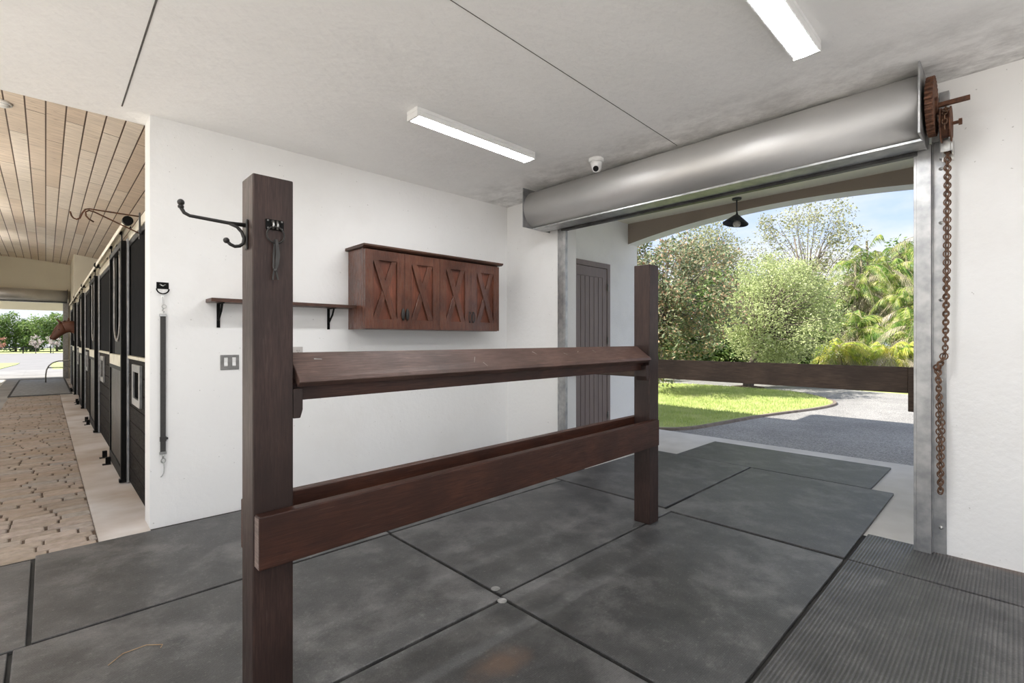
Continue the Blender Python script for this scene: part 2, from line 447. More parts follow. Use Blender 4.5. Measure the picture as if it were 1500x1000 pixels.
# ------------------------------------------------------------------ the setting
struct('floor_rear', G().box(-1.25, -4, -.12, XO, -1.22, -.015), 'apron')  # unseen rear floor, made pale to bounce lamp light onto the ceiling
struct('floor', G().box(-1.25, -1.22, -.12, XO, 4.13, -.02).box(.525, 4.13, -.12, XO, YB + .2, -.02), 'grime')
struct('floor_bay', G().box(-3.4, -4, -.12, -1.25, YB + .2, -.015).box(-1.25, 4.13, -.12, -.95, YB + .2, -.016), 'apron')  # unseen left floor, kept pale to bounce sun up to the ceiling
g = G().box(.525, YB, -.02, XR + .1, YB + .225, HC)
struct('wall_back', g, 'wall')
g = G().box(XR, OY1, -.02, XO, YB + .2, HC).box(XR, -4, -.02, XO, OY0, HC).box(XR, OY0, 2.60, XO, OY1, HC)
struct('wall_right', g, 'wall')
struct('ceiling', G().box(-3.2, -4, HC, XO, YB + .23, HC + .2), 'ceiling')
struct('trim_1', G().hexa([(.9, 1.803, HC - .002), (3.68, 1.907, HC - .002), (3.68, 1.9105, HC - .002), (.9, 1.8065, HC - .002)], [(.9, 1.803, HC + .003), (3.68, 1.907, HC + .003), (3.68, 1.9105, HC + .003), (.9, 1.8065, HC + .003)]), 'joint')
o = struct('trim_2', G().box(.366, -.6, HC - .002, .374, 4.18, HC + .003), 'joint')
# unseen left wall: piers, tall bays added so sun bounces onto the ceilings
g = G().box(-3.4, -4, 2.45, -3.2, 23.2, 4.3)
for (a, b) in ((-4, -3.8), (4.1, 4.9), (10.4, 10.9), (15.4, 23.2)): g.box(-3.4, a, -.1, -3.2, b, 2.45)
struct('wall_left', g, 'wall_cream')
struct('wall_upper', G().box(-3.2, YB + .1, HC + .2, XO, YB + .225, 4.25), 'wall_cream')
# stall side of the building
struct('wall_outer', G().box(XO - .12, YB + .2, -.1, XO, 23, 4.3), 'stallwood')
struct('wall_stalls', G().box(.62, 20.0, -.05, XO - .12, 23.0, 4.0), 'wall_cream')
g = G().box(.57, 23.0, -.1, XO, 23.25, 4.3).box(-3.2, 23.0, 2.75, .57, 23.25, 4.3).box(-3.2, 23, -.1, -2.6, 23.25, 2.75)
struct('wall_far', g, 'wall_cream')
def zc(x): return 4.08 - .035 * (x + 1.3) ** 2
g = G(); xs = [-3.2 + 7.4 * i / 28 for i in range(29)]
v = []; f = []
for x in xs: v += [(x, YB + .225, zc(x)), (x, 23.0, zc(x))]
for i in range(28): f.append((2 * i, 2 * i + 1, 2 * i + 3, 2 * i + 2))
g.add(v, f); struct('ceiling_planks', g, 'planks', smooth=True)
struct('roof', G().box(-3.9, -4.6, 4.3, 4.7, 26.4, 4.45).box(4.2, -1.2, 3.2, 6.85, 4.7, 3.32), 'greyc')
struct('floor_sand', G().box(-.95, 4.13, -.1, .25, 23.5, -.026), 'jointsand')
rp = random.Random(11); g = G(); y = 4.135; row = 0
while y < 16.2:
    d = .108; x = -.64 - rp.uniform(0, .24)
    while x < .248:
        w_ = rp.choice((.225, .235, .245, .255)); xa = max(x, -.64); xb = min(x + w_, .247)
        if xb - xa > .035:
            e = .007; c = .016; z1 = -.014 + rp.uniform(-.002, .002); ya, yb = y + .0015, y + d - .0015
            ring = [(xa + c, ya), (xb - c, ya), (xb, ya + c * .6), (xb, yb - c * .6), (xb - c, yb), (xa + c, yb), (xa, yb - c * .6), (xa, ya + c * .6)]
            mx, my = (xa + xb) / 2, (ya + yb) / 2
            inn = [(mx + (px - mx) * (1 - 2 * e / (xb - xa)), my + (py - my) * (1 - 2 * e / d)) for px, py in ring]
            g.add([(px, py, -.03) for px, py in ring] + [(px, py, z1 - .005) for px, py in ring] + [(px, py, z1) for px, py in inn],
                  [tuple(range(16, 24))] + [(k, (k + 1) % 8, 8 + (k + 1) % 8, 8 + k) for k in range(8)] + [(8 + k, 8 + (k + 1) % 8, 16 + (k + 1) % 8, 16 + k) for k in range(8)])
        x += w_ + rp.uniform(.008, .016)
    y += d + .001; row += 1
struct('floor_pavers', g, 'pavers')
struct('floor_kerb', G().box(.25, 4.13, -.1, .523, 4.44, -.008).box(.25, 4.44, -.1, .62, 23.0, -.008), 'concrete')
struct('floor_passage', G().box(-3.4, YB + .2, -.1, -.95, 23.5, -.013), 'apron')
struct('floor_aisle', G().box(-.95, YB + .2, -.1, -.62, 31, -.014).box(-3.4, 23.5, -.1, -.95, 31, -.014).box(-.62, 23.5, -.1, 8, 31, -.016), 'greyc')
struct('floor_stalls', G().box(.62, YB + .2, -.1, XO - .12, 20, -.01), 'shavings')
# far porch over the end door
struct('beam_porch', G().box(-3.9, 25.6, 2.46, 4.4, 25.9, 4.3), 'soffit')
struct('ceiling_porch', G().box(-3.9, 23.25, 2.86, 4.4, 25.6, 2.95), 'soffit')

# near porch outside the roller door
PX0, PX1, PY = 6.30, 6.55, 4.05
struct('floor_porch', G().box(4.006, -.6, -.3, 6.6, PY + .3, -.0185), 'apron')
g = G().box(XO, PY, -.1, PX1, PY + .22, 3.2)
struct('wall_porch', g, 'porch')
struct('wall_porch_end', G().box(XO, -.55, -.1, PX1, -.33, 3.2), 'porch')
struct('ceiling_porch_near', G().box(XO, -.33, 3.05, PX0, PY, 3.2), 'soffit')
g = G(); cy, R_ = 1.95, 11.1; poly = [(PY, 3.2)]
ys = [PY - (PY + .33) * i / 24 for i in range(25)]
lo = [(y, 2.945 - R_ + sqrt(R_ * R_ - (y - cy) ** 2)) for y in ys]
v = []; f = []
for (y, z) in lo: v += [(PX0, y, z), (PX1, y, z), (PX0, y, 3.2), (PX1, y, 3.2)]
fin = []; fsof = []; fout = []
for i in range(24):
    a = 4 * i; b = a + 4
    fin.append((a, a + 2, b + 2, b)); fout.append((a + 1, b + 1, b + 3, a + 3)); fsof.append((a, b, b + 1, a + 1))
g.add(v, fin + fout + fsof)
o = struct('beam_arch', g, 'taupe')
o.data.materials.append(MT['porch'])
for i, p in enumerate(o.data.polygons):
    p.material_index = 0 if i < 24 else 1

# ------------------------------------------------------------------ rubber mats
def mat_piece(x0, y0, x1, y1, label, m='rubber', rz=0, z0=-.0195, z1=0):
    o = obj('rubber_mat', G().box(x0, y0, z0, x1, y1, z1), m, bevel=.004)
    o.rotation_euler.z = rz
    return tag(o, label, 'mat', 'rubber stall mats on the grooming bay floor')
mat_piece(-.045, 2.945, 1.675, 4.12, 'black rubber mat along the white wall below the hanging strap, left of the tall post')
mat_piece(-1.2, 2.93, -.062, 4.055, 'black rubber mat at the far left edge with brick pavers behind it')
mat_piece(1.69, 2.95, 3.475, 4.15, 'black rubber mat lying against the white wall below the wall cabinets')
mat_piece(-.10, 1.81, 1.665, 2.925, 'scuffed black rubber mat under the tall post of the hitching rail')
mat_piece(-1.2, 1.80, -.115, 2.915, 'sliver of black rubber mat in the lower left corner beside the scuffed mat')
mat_piece(1.685, 1.84, 3.465, 2.935, 'black rubber mat under the middle of the hitching rail, ending at the short post')
mat_piece(-.1, .66, 1.655, 1.79, 'black rubber mat at the bottom with a rust stain, in front of the tall post', 'rubber_spill')
mat_piece(1.675, .72, 3.425, 1.825, 'large grey-worn rubber mat in the middle of the foreground, beside the short post')
mat_piece(1.66, -.45, 3.44, .700, 'ribbed rubber mat in the lower right corner', 'ribbed')
mat_piece(3.455, -1.2, 4.00, .700, 'narrow ribbed rubber mat strip along the foot of the right wall', 'ribbed_spill')
mat_piece(3.455, .728, 5.22, 1.89, 'rubber mat lying across the roller door threshold, half inside and half outside', 'rubber', radians(.35), -.0195)
mat_piece(3.49, 1.912, 5.235, 3.045, 'rubber mat behind the short post, against the left side of the doorway', 'rubber', 0, -.0195)
mat_piece(5.235, .90, 6.255, 2.72, 'outermost rubber mat on the porch, lying crosswise against the gravel', 'rubber', 0, -.0183)
for (x, y, lb) in ((1.70, 1.895, 'dull screw washer pinning the mats at their meeting corner, the farther one'), (1.645, 1.785, 'bright screw washer pinning the mats at their meeting corner, the nearer one')):
    g = G().lathe([(.012, 0), (.024, .0), (.024, .003), (.008, .0042), (0.0001, .0042)], (x, y, 0), 20)
    tag(obj('mat_washer', g, 'steelb' if y < 1.85 else 'plate', smooth=False), lb, 'washer', 'washers at the mat corner')
g = G().tube([(.18, 2.52, .003), (.23, 2.57, .004), (.31, 2.575, .003), (.36, 2.53, .004), (.35, 2.51, .003)], .0018, 5)
tag(obj('straw_wisp', g, 'straw'), 'curled wisp of straw on the scuffed mat near the lower left corner', 'straw')

# aisle mat
g = G().box(-.64, 16.15, -.014, .48, 22.88, .004)
am = tag(obj('aisle_mat', g, 'aislemat', bevel=.004), 'grey patterned mat across the aisle by the far door', 'mat')

obj('border', G().box(-.64, 16.15, .002, .48, 16.26, .0055).box(-.64, 16.26, .002, -.60, 22.80, .0055).box(.44, 16.26, .002, .48, 22.80, .0055).box(-.64, 22.80, .002, .48, 22.88, .0055), 'grime', am)
# ------------------------------------------------------------------ hitching rail
rack = thing('hitching_rail', (1.85, 1.86, 0), 'dark brown wooden hitching rail with a tall and a short post standing on rubber mats', 'rail')
P1 = (.507, 1.80, .641, 1.925); P2 = (3.072, 1.80, 3.197, 1.925)
o = obj('post', G().box(P1[0], P1[1], 0, P1[2], P1[3], 1.872), 'woodz', rack, .005); o['label'] = 'tall thick post nearest the camera'
o = obj('post', G().box(P2[0], P2[1], 0, P2[2], P2[3], 1.842), 'woodz', rack, .005); o['label'] = 'far post by the doorway'
def slanted(x0, z0, x1, z1, y0, y1, h):   # plank running in x, its ends at z0 and z1
    return G().hexa([(x0, y0, z0), (x1, y0, z1), (x1, y1, z1), (x0, y1, z0)], [(x0, y0, z0 + h), (x1, y0, z1 + h), (x1, y1, z1 + h), (x0, y1, z0 + h)])
lr = obj('lower_rail', slanted(.513, .529, 3.123, .563, 1.752, 1.799, .180), 'redwood', rack, .004); lr['label'] = 'near lower plank'
obj('end_grain', G().box(.5118, 1.7545, .534, .5130, 1.7965, .703), 'endgrain', lr)
lr = obj('lower_rail', slanted(.515, .545, 3.19, .575, 1.926, 1.97, .178), 'redwood', rack, .004); lr['label'] = 'far lower plank'
# pitched cap: two boards leaning together over a bearer
g = G(); x0, x1 = .655, 3.066
for x, d in ((x0, 0), (x1, .014)):
    pass
def capboard(sgn):
    yr = 1.898
    def Q(x, t): # front board outline in (y,z)
        return [(yr - sgn * .120, 1.150 + t), (yr - sgn * .112, 1.166 + t), (yr, 1.257 + t * .4), (yr, 1.212 + t * .4), (yr - sgn * .095, 1.132 + t)]
    a = [(x0 - .0, *p) for p in Q(x0, 0)]; b = [(x1, *p) for p in Q(x1, .016)]
    n = 5
    return G().add(a + b, [tuple(range(n)), tuple(range(2 * n - 1, n - 1, -1))] + [(i, i + n, (i + 1) % n + n, (i + 1) % n) for i in range(n)])
o = obj('rail_cap', capboard(1), 'cap', rack, .003); o['label'] = 'sloping front board of the top rail, scuffed'
o = obj('rail_cap', capboard(-1), 'cap', rack, .003); o['label'] = 'sloping back board of the top rail'
obj('bearer', slanted(.642, 1.080, 3.071, 1.092, 1.845, 1.90, .12), 'redwood', rack, .003)
# pale knocks on the cap
g = G()
def onslope(x, t, e=.0012):   # t 0 at ridge .. 1 at front edge
    dz = .016 * (x - x0) / (x1 - x0)
    return Vector((x, 1.898 - .112 * t - e * .6, 1.257 + dz * .4 + (1.166 + dz - 1.257 - dz * .4) * t + e))
for (x, t, L, w, an) in ((.74, .3, .03, .006, .1), (1.52, .45, .05, .003, 2.2), (1.545, .75, .03, .003, 1.2), (1.95, .25, .03, .004, .9), (2.2, .4, .03, .003, .5), (2.35, .3, .02, .003, 2.5), (2.5, .25, .03, .003, 1.2)):
    a = onslope(x, t); b = onslope(x + L * cos(an), t + L * sin(an) / .14)
    d = (b - a).normalized(); s = d.cross(Vector((0, -.63, .77))).normalized() * w / 2
    obj('scuff_mark', G().add([a - s, a + s, b + s * .3, b - s * .3], [(0, 1, 2, 3)]), 'steelb', rack)
for xa, xb, y in ((.6415, .676, 1.803), (3.037, 3.0715, 1.803)):
    s = 1 if xa < 1 else -1
    q = lambda u: xa + u * (xb - xa) if s > 0 else xb - u * (xb - xa)
    poly = [(q(0), 1.02), (q(.75), 1.02), (q(1), 1.05), (q(1), 1.128), (q(0), 1.128)]
    obj('bracket', G().prism(poly, 'y', y, y + .09), 'woodz', rack, .003)

# harness hook on the tall post
hk = thing('harness_hook', (.507, 1.862, 1.62), 'long black iron hook with two ball ends on the side of the tall post', 'hook')
Y = 1.862
g = G().box(.5005, Y - .014, 1.618, .5068, Y + .014, 1.722)
obj('mount_plate', g, 'iron', hk, .003)
g = G().tube([(.502, Y, 1.702), (.45, Y, 1.701), (.36, Y, 1.705), (.337, Y, 1.706), (.322, Y, 1.713), (.314, Y, 1.727), (.313, Y, 1.737)], [.0075, .006, .0055, .0055, .0058, .006, .006], 10)
obj('arm', g, 'iron', hk, smooth=True)
obj('ball_end', G().sph((.313, Y, 1.745), .0105).lathe([(.008, -.004), (.009, 0), (.008, .004)], (.313, Y, 1.731), 12), 'iron', hk, smooth=True)
g = G().tube([(.452, Y, 1.700), (.475, Y, 1.692), (.490, Y, 1.676), (.497, Y, 1.655), (.494, Y, 1.637), (.483, Y, 1.627), (.468, Y, 1.624), (.455, Y, 1.629), (.447, Y, 1.636)], .0058, 10)
obj('lower_hook', g, 'iron', hk, smooth=True)
obj('ball_end', G().sph((.4425, Y, 1.641), .010), 'iron', hk, smooth=True)

# tie ring + leather thong on the front of the tall post
def tie_ring(x, y, z, w, h, ring, label, ns=1):
    t = thing('tie_ring', (x, y, z), label, 'ring')
    g = G().box(x - w / 2, y - .004, z - h / 2, x + w / 2, y, z + h / 2)
    obj('mount_plate', g, 'black', t, .0015)
    for sx in (-1, 1):
        for sz in (-1, 1): obj('screw', G().sph((x + sx * w * .38, y - .005, z + sz * h * .36), .0035, 8, 5), 'plate', t, smooth=True)
    g = G().tube([(x - .007, y - .004, z + h * .35), (x - .007, y - .014, z - .002), (x - .007, y - .006, z - h * .42)], .004, 8).tube([(x + .007, y - .004, z + h * .35), (x + .007, y - .014, z - .002), (x + .007, y - .006, z - h * .42)], .004, 8)
    obj('staple', g, 'steelb', t, smooth=True)
    obj('ring', G().torus((x, y - .011, z - h / 2 - ring * .62), ring, .003, 'y'), 'iron' if ns else 'black', t, smooth=True)
    return t
tie_ring(.577, 1.7995, 1.704, .060, .036, .029, 'black tie ring on a square plate on the front of the tall post')
th = thing('leather_thong', (.577, 1.785, 1.51), 'knotted dark leather thong hanging from the tie ring on the tall post', 'strap')
g = G()
def ribbon(pts, w, t=.0022):
    gg = G()
    P = [Vector(p) for p in pts]; v = []; f = []
    for i, p in enumerate(P):
        ww = w[i] if isinstance(w, (list, tuple)) else w
        v += [(p.x - ww / 2, p.y - t, p.z), (p.x + ww / 2, p.y - t, p.z), (p.x + ww / 2, p.y + t, p.z), (p.x - ww / 2, p.y + t, p.z)]
    for i in range(len(P) - 1):
        a = 4 * i; b = a + 4
        for k in range(4): f.append((a + k, a + (k + 1) % 4, b + (k + 1) % 4, b + k))
    f += [(0, 3, 2, 1), tuple(4 * (len(P) - 1) + k for k in range(4))]
    return gg.add(v, f)
r1 = ribbon([(.577, 1.783, 1.652), (.580, 1.782, 1.63), (.583, 1.784, 1.60), (.581, 1.786, 1.57), (.577, 1.788, 1.545)], [.006, .010, .014, .012, .006])
obj('loop', r1, 'leather', th)
r2 = ribbon([(.574, 1.789, 1.652), (.571, 1.791, 1.60), (.570, 1.790, 1.555), (.572, 1.788, 1.545)], [.004, .006, .006, .004])
obj('loop', r2, 'leather', th)
obj('knot', G().sph((.575, 1.787, 1.545), .007, 10, 6), 'leather', th, smooth=True)
obj('tail', ribbon([(.572, 1.787, 1.547), (.569, 1.789, 1.53), (.568, 1.790, 1.512)], .005), 'leather', th)
obj('tail', ribbon([(.577, 1.786, 1.545), (.581, 1.787, 1.528), (.585, 1.789, 1.514)], .005), 'leather', th)

# ------------------------------------------------------------------ back wall fittings
YW = YB - .0005
t = thing('wall_ring', (.598, YW, 1.66), 'small black ring bracket on the white wall above the hanging strap', 'ring')
obj('mount_plate', G().box(.562, YW - .005, 1.668, .634, YW, 1.715), 'black', t, .002)
g = G().tube([(.598 + .036 * cos(a), YW - .012, 1.668 - .035 * sin(a)) for a in [pi * k / 12 for k in range(13)]], .0045, 8)
obj('ring', g, 'black', t, smooth=True)
obj('staple', G().tube([(.582, YW - .004, 1.70), (.598, YW - .014, 1.688), (.614, YW - .004, 1.70)], .004, 8), 'steelb', t, smooth=True)
t = thing('cross_tie_strap', (.6, YW - .012, .33), 'long grey webbing cross-tie strap with snap hooks hanging on the white wall', 'strap')
yy = YW - .012
def chainlinks(g, x, y, z0, z1, L, W, r, phase=0):
    n = max(1, int(round((z0 - z1) / (L * .72))))
    for i in range(n):
        z = z0 - (i + .5) * (z0 - z1) / n
        pts = []
        for k in range(12):
            a = 2 * pi * k / 12
            u = (W / 2) * cos(a); w = (L / 2) * sin(a)
            d = radians(38) if (i + phase) % 2 else radians(-52)
            pts.append((x + u * cos(d), y + u * sin(d), z + w))
        g.tube(pts, r, 5, True)
    return g
g = G().tube([(.594, yy, 1.634), (.592, yy, 1.60), (.594, yy, 1.555), (.602, yy, 1.552), (.604, yy, 1.60), (.600, yy, 1.634)], .0022, 6)
obj('chain_loop', g, 'white', t, smooth=True)
g = G().torus((.605, yy, 1.543), .013, .0028, 'y', 14, 6).tube([(.603, yy, 1.53), (.596, yy, 1.515), (.606, yy, 1.506), (.600, yy, 1.497)], .004, 6)
obj('snap_hook', g, 'steelb', t, smooth=True)
obj('end_ferrule', G().box(.578, yy - .006, 1.472, .620, yy + .006, 1.490), 'steelb', t, .002)
obj('webbing', G().box(.583, yy - .0025, .512, .615, yy + .0025, 1.474), 'strap', t, .001)
obj('buckle', G().box(.580, yy - .006, .588, .619, yy + .005, .622).sph((.622, yy, .607), .009, 8, 6), 'leather', t, .002)
obj('end_ferrule', G().box(.577, yy - .006, .497, .620, yy + .006, .515), 'steelb', t, .002)
g = G().tube([(.599, yy, .497), (.599, yy, .47)], .0045, 8).torus((.601, yy, .452), .0155, .004, 'y', 16, 6, .8)
g.tube([(.603, yy, .436), (.605, yy, .40), (.603, yy, .365), (.594, yy, .345), (.585, yy, .338)], .0032, 6)
obj('snap_hook', g, 'steelb', t, smooth=True)

t = thing('light_switch', (1.02, YW, 1.075), 'two-gang steel light switch plate on the white wall left of the tall post', 'switch')
obj('plate', G().box(.957, YW - .006, 1.078, 1.086, YW, 1.192), 'plate', t, .003)
for x in (.994, 1.050):
    obj('rocker', G().prism([(YW - .006, 1.103), (YW - .014, 1.11), (YW - .009, 1.135), (YW - .013, 1.168), (YW - .006, 1.172)], 'x', x - .012, x + .012), 'white', t, .001)
t = thing('wall_outlet', (1.53, YW, 1.12), 'grey power outlet cover on the white wall just right of the tall post', 'outlet')
obj('cover_plate', G().box(1.492, YW - .006, 1.130, 1.573, YW, 1.250), 'outletplate', t, .003)
for z in (1.214, 1.166):
    rc = obj('receptacle', G().tube([(1.532, YW - .0055, z), (1.532, YW - .009, z)], .018, 20), 'outletplate', t)
    g = G().box(1.522, YW - .0095, z - .002, 1.5245, YW - .0088, z + .010).box(1.5385, YW - .0095, z - .002, 1.541, YW - .0088, z + .010).tube([(1.532, YW - .0088, z - .010), (1.532, YW - .0095, z - .010)], .003, 8)
    obj('slot', g, 'black', rc)

# shelf
SX0, SX1, SZ = .862, 1.972, 1.585
t = thing('wall_shelf', ((SX0 + SX1) / 2, YW, 1.40), 'long thin dark wood shelf on the white wall left of the cabinets', 'shelf')
obj('board', G().box(SX0, 4.03, SZ, SX1, YW, SZ + .027), 'cabinetx', t, .003)
for x in (.945, 1.795):
    b = G().box(x - .012, YW - .006, SZ - .185, x + .012, YW, SZ - .001).box(x - .010, 4.06, SZ - .008, x + .010, YW, SZ - .0005)
    br = obj('bracket', b, 'black', t, .002)
    g = G().tube([(x, YW - .006, SZ - .13), (x, YW - .035, SZ - .105), (x, YW - .085, SZ - .06), (x, YW - .115, SZ - .008)], .008, 8)
    obj('brace', g, 'black', br, smooth=True)
# cabinets
CX0, CX1, CZ0, CZ1, CY = 1.978, 3.532, 1.402, 2.105, 3.88
mid = (CX0 + CX1) / 2
def cabinet(xa, xb, label, ring):
    t = thing('wall_cabinet', ((xa + xb) / 2, YW, CZ0), label, 'cabinet', 'wall cabinets')
    obj('body', G().box(xa, CY + .034, CZ0, xb, YW, CZ1), 'cabinet', t, .002)
    w = (xb - xa - .004) / 2
    for k in range(2):
        a = xa + .001 + k * (w + .002); b = a + w
        z0, z1 = CZ0 + .004, CZ1 - .012
        s = .075; top = .085
        g = G().box(a, CY, z0, a + s, CY + .032, z1).box(b - s, CY, z0, b, CY + .032, z1).box(a + s, CY, z0, b - s, CY + .032, z0 + top).box(a + s, CY, z1 - top, b - s, CY + .032, z1)
        d = obj('door', g, 'cabinet', t, .0015)
        obj('panel', G().box(a + s - .004, CY + .025, z0 + top - .004, b - s + .004, CY + .0315, z1 - top + .004), 'cabpanel', d)
        xi0, xi1, zi0, zi1 = a + s - .001, b - s + .001, z0 + top - .001, z1 - top + .001
        bw = .056
        for fl in (0, 1):
            p, q = ((xi0, zi0), (xi1, zi1)) if fl else ((xi0, zi1), (xi1, zi0))
            if fl: poly = [(xi0, zi0), (xi0 + bw, zi0), (xi1, zi1 - .0), (xi1 - bw, zi1)]
            else: poly = [(xi0, zi1), (xi1 - bw, zi0), (xi1, zi0), (xi0 + bw, zi1)]
            obj('cross_brace', G().prism(poly, 'y', CY + (.006 if fl else -.002), CY + .0252), 'cabinet', d, .003)
        hx = (b - .022) if k == 0 else (a + .022)
        zc_ = 1.540
        g = G()
        if ring:
            g.tube([(hx + .016 * cos(u), CY - .014, zc_ + .052 * sin(u)) for u in [2 * pi * i / 20 for i in range(20)]], .004, 6, True)
            g.cyl((hx, CY, zc_ + .05), (hx, CY - .014, zc_ + .05), .005, 8).cyl((hx, CY, zc_ - .05), (hx, CY - .014, zc_ - .05), .005, 8)
        else:
            g.sph((hx, CY - .012, zc_), .055, 14, 10, .34, .22, 1)
            g.cyl((hx, CY, zc_ + .03), (hx, CY - .012, zc_ + .03), .005, 8).cyl((hx, CY, zc_ - .03), (hx, CY - .012, zc_ - .03), .005, 8)
        obj('handle', g, 'iron', d, smooth=True)
    return t
cabinet(CX0, mid - .001, 'reddish dark wood wall cabinet beside the shelf end, its two doors with crossed braces', False)
cabinet(mid + .001, CX1, 'dark wood wall cabinet next to the room corner, two crossed-brace doors with ring pulls', True)
g = G().prism([(CY - .035, CZ1 + .028), (CY - .035, CZ1 + .012), (CY - .012, CZ1 + .001), (YW, CZ1 + .001), (YW, CZ1 + .028)], 'x', CX0 - .03, CX1 + .03)
tag(obj('cabinet_cornice', g, 'cabinetx', bevel=.002), 'continuous dark wood top moulding running over both wall cabinets', 'cornice')

# ------------------------------------------------------------------ ceiling fittings
def led(x0, x1, y0, y1, label):
    t = thing('ceiling_light', ((x0 + x1) / 2, (y0 + y1) / 2, HC), label, 'light', 'led strip lights on the ceiling')
    g = G().box(x0, y0, HC - .026, x1, y1, HC - .0005).box(x0, y0, HC - .066, x0 + .018, y1, HC - .026).box(x1 - .018, y0, HC - .066, x1, y1, HC - .026)
    g.box(x0 + .018, y0, HC - .06, x1 - .018, y0 + .012, HC - .026).box(x0 + .018, y1 - .012, HC - .06, x1 - .018, y1, HC - .026)
    obj('housing', g, 'white', t, .003)
    w = (y1 - y0) / 2 - .013; yc = (y0 + y1) / 2
    poly = [(yc - w, HC - .028), (yc - w, HC - .060)] + [(yc - w * cos(a), HC - .060 - .007 * sin(a)) for a in [pi * k / 8 for k in range(1, 8)]] + [(yc + w, HC - .060), (yc + w, HC - .028)]
    obj('diffuser', G().prism(poly, 'x', x0 + .019, x1 - .019), 'diff', t)
    return t
led(1.80, 2.955, 2.795, 2.925, 'white LED strip light on the ceiling above the wall cabinets')
led(1.70, 2.935, .715, .845, 'white LED strip light on the ceiling nearest the roller shutter')
# more of the same lamps, unseen, added behind the viewpoint for even light
for (x, y) in ((-1.2, 2.86), (-1.2, .78), (-1.2, -1.3), (1.75, -2.3)):
    led(x, x + 1.2, y - .065, y + .065, 'added white LED strip light, unseen behind the viewpoint')
# unseen up-and-down lamps added over the aisle to brighten planks and pavers
MT['diff2'] = emission('added_aisle_led', (1.0, .97, .93), 34.0)
for i, y in enumerate((6.5, 10.5, 14.5, 18.5)):
    t = thing('added_aisle_light', (-1.6, y, 3.5), 'added linear pendant lamp over the aisle, unseen out to the left', 'light', 'added aisle pendant lamps')
    obj('housing', G().box(-1.66, y - .6, 3.50, -1.54, y + .6, 3.52), 'white', t)
    obj('diffuser', G().box(-1.65, y - .59, 3.47, -1.55, y + .59, 3.499).box(-1.65, y - .59, 3.521, -1.55, y + .59, 3.55), 'diff2', t)
    for yy_ in (y - .5, y + .5): obj('rod', G().cyl((-1.6, yy_, 3.55), (-1.6, yy_, 4.07), .006, 6), 'white', t)
# security camera
sx_, sy_ = 3.45, 2.535
t = thing('security_camera', (sx_, sy_, HC - .12), 'white dome security camera on the ceiling beside the shutter hood', 'camera')
obj('base', G().lathe([(.060, -.03), (.066, -.026), (.068, -.002), (.066, -.0005)], (sx_, sy_, HC), 28), 'white', t, smooth=True)
hd = obj('head', G().lathe([(.0005, -.118), (.022, -.114), (.036, -.100), (.043, -.08), (.048, -.055), (.053, -.03)], (sx_, sy_, HC), 28), 'white', t, smooth=True)
dv = Vector((-.80, -.45, -.48)).normalized(); c0 = Vector((sx_, sy_, HC - .078))
g = G().cyl(c0 + dv * .030, c0 + dv * .047, .026, 20)
o = obj('lens', g, 'lens', hd); 
g = G().tube([c0 + dv * .0465 + m_ for m_ in [Matrix.Rotation(2 * pi * k / 20, 3, dv) @ (dv.orthogonal().normalized() * .027) for k in range(20)]], .0028, 6, True)
obj('lens_ring', g, 'white', hd, smooth=True)
# aisle smoke detector
t = thing('smoke_detector', (-.36, 8.1, zc(-.36) - .04), 'round white detector on the plank ceiling at the left edge', 'detector')
obj('base', G().lathe([(.08, -.018), (.085, -.012), (.085, .012)], (-.36, 8.1, zc(-.36) - .012), 24), 'white', t, smooth=True)
obj('cap', G().lathe([(.0005, -.045), (.04, -.043), (.06, -.03), (.065, -.018)], (-.36, 8.1, zc(-.36) - .012), 24), 'white', t, smooth=True)

# ------------------------------------------------------------------ roller shutter
DX, DZ, DR = 3.735, 2.668, .192
sh = thing('roller_shutter', (3.85, 1.9, 0), 'rolled-up galvanised steel roller shutter with round hood over the big doorway', 'shutter')
DY0, DY1 = .392, 3.52
poly = []
for k in range(41):
    a = radians(62 + 238 * k / 40)     # from the back top, over the room side, to the bottom
    poly.append((DX + DR * cos(a), DZ + DR * sin(a)))
poly += [(DX + .115, DZ - DR - .004), (DX + .115, DZ - DR - .012), (DX - .02, DZ - DR - .012)]
inner = []
g = G(); n = 41
v = []; f = []
for (x, z) in poly[:41]: v += [(x, DY0, z), (x, DY1, z)]
for k in range(40): f.append((2 * k, 2 * k + 1, 2 * k + 3, 2 * k + 2))
g.add(v, f)
o = obj('hood', g, 'hood', sh); smooth_angle(o)
sl = o.modifiers.new('sheet', 'SOLIDIFY'); sl.thickness = .003; sl.offset = -1
obj('hood_lip', G().box(DX - .055, DY0 - .01, DZ - DR - .012, DX + .13, DY1, DZ - DR + .004), 'galv', sh, .002)
for y0, y1 in ((DY0 - .012, DY0 - .002), (DY1 + .002, DY1 + .012)):
    g = G().prism([(DX - .195, 2.47), (XR, 2.47), (XR, 2.872), (DX - .195, 2.872)], 'y', y0, y1)
    obj('end_plate', g, 'galv', sh, .001)
obj('curtain_roll', G().cyl((DX, DY0 + .01, DZ), (DX, DY1 - .01, DZ), .165, 32), 'slot', sh, smooth=True)
g = G().box(3.875, OY0 + .06, 2.445, 3.925, OY1 - .06, 2.468).box(3.892, OY0 + .06, 2.468, 3.907, OY1 - .06, 2.53)
obj('bottom_bar', g, 'slot', sh, .002)
g = G()
for k in range(4): g.box(3.868 + .014 * k, OY0 + .06, 2.545 + .012 * (k % 2), 3.878 + .014 * k, OY1 - .06, 2.62)
obj('slats', g, 'slot', sh)
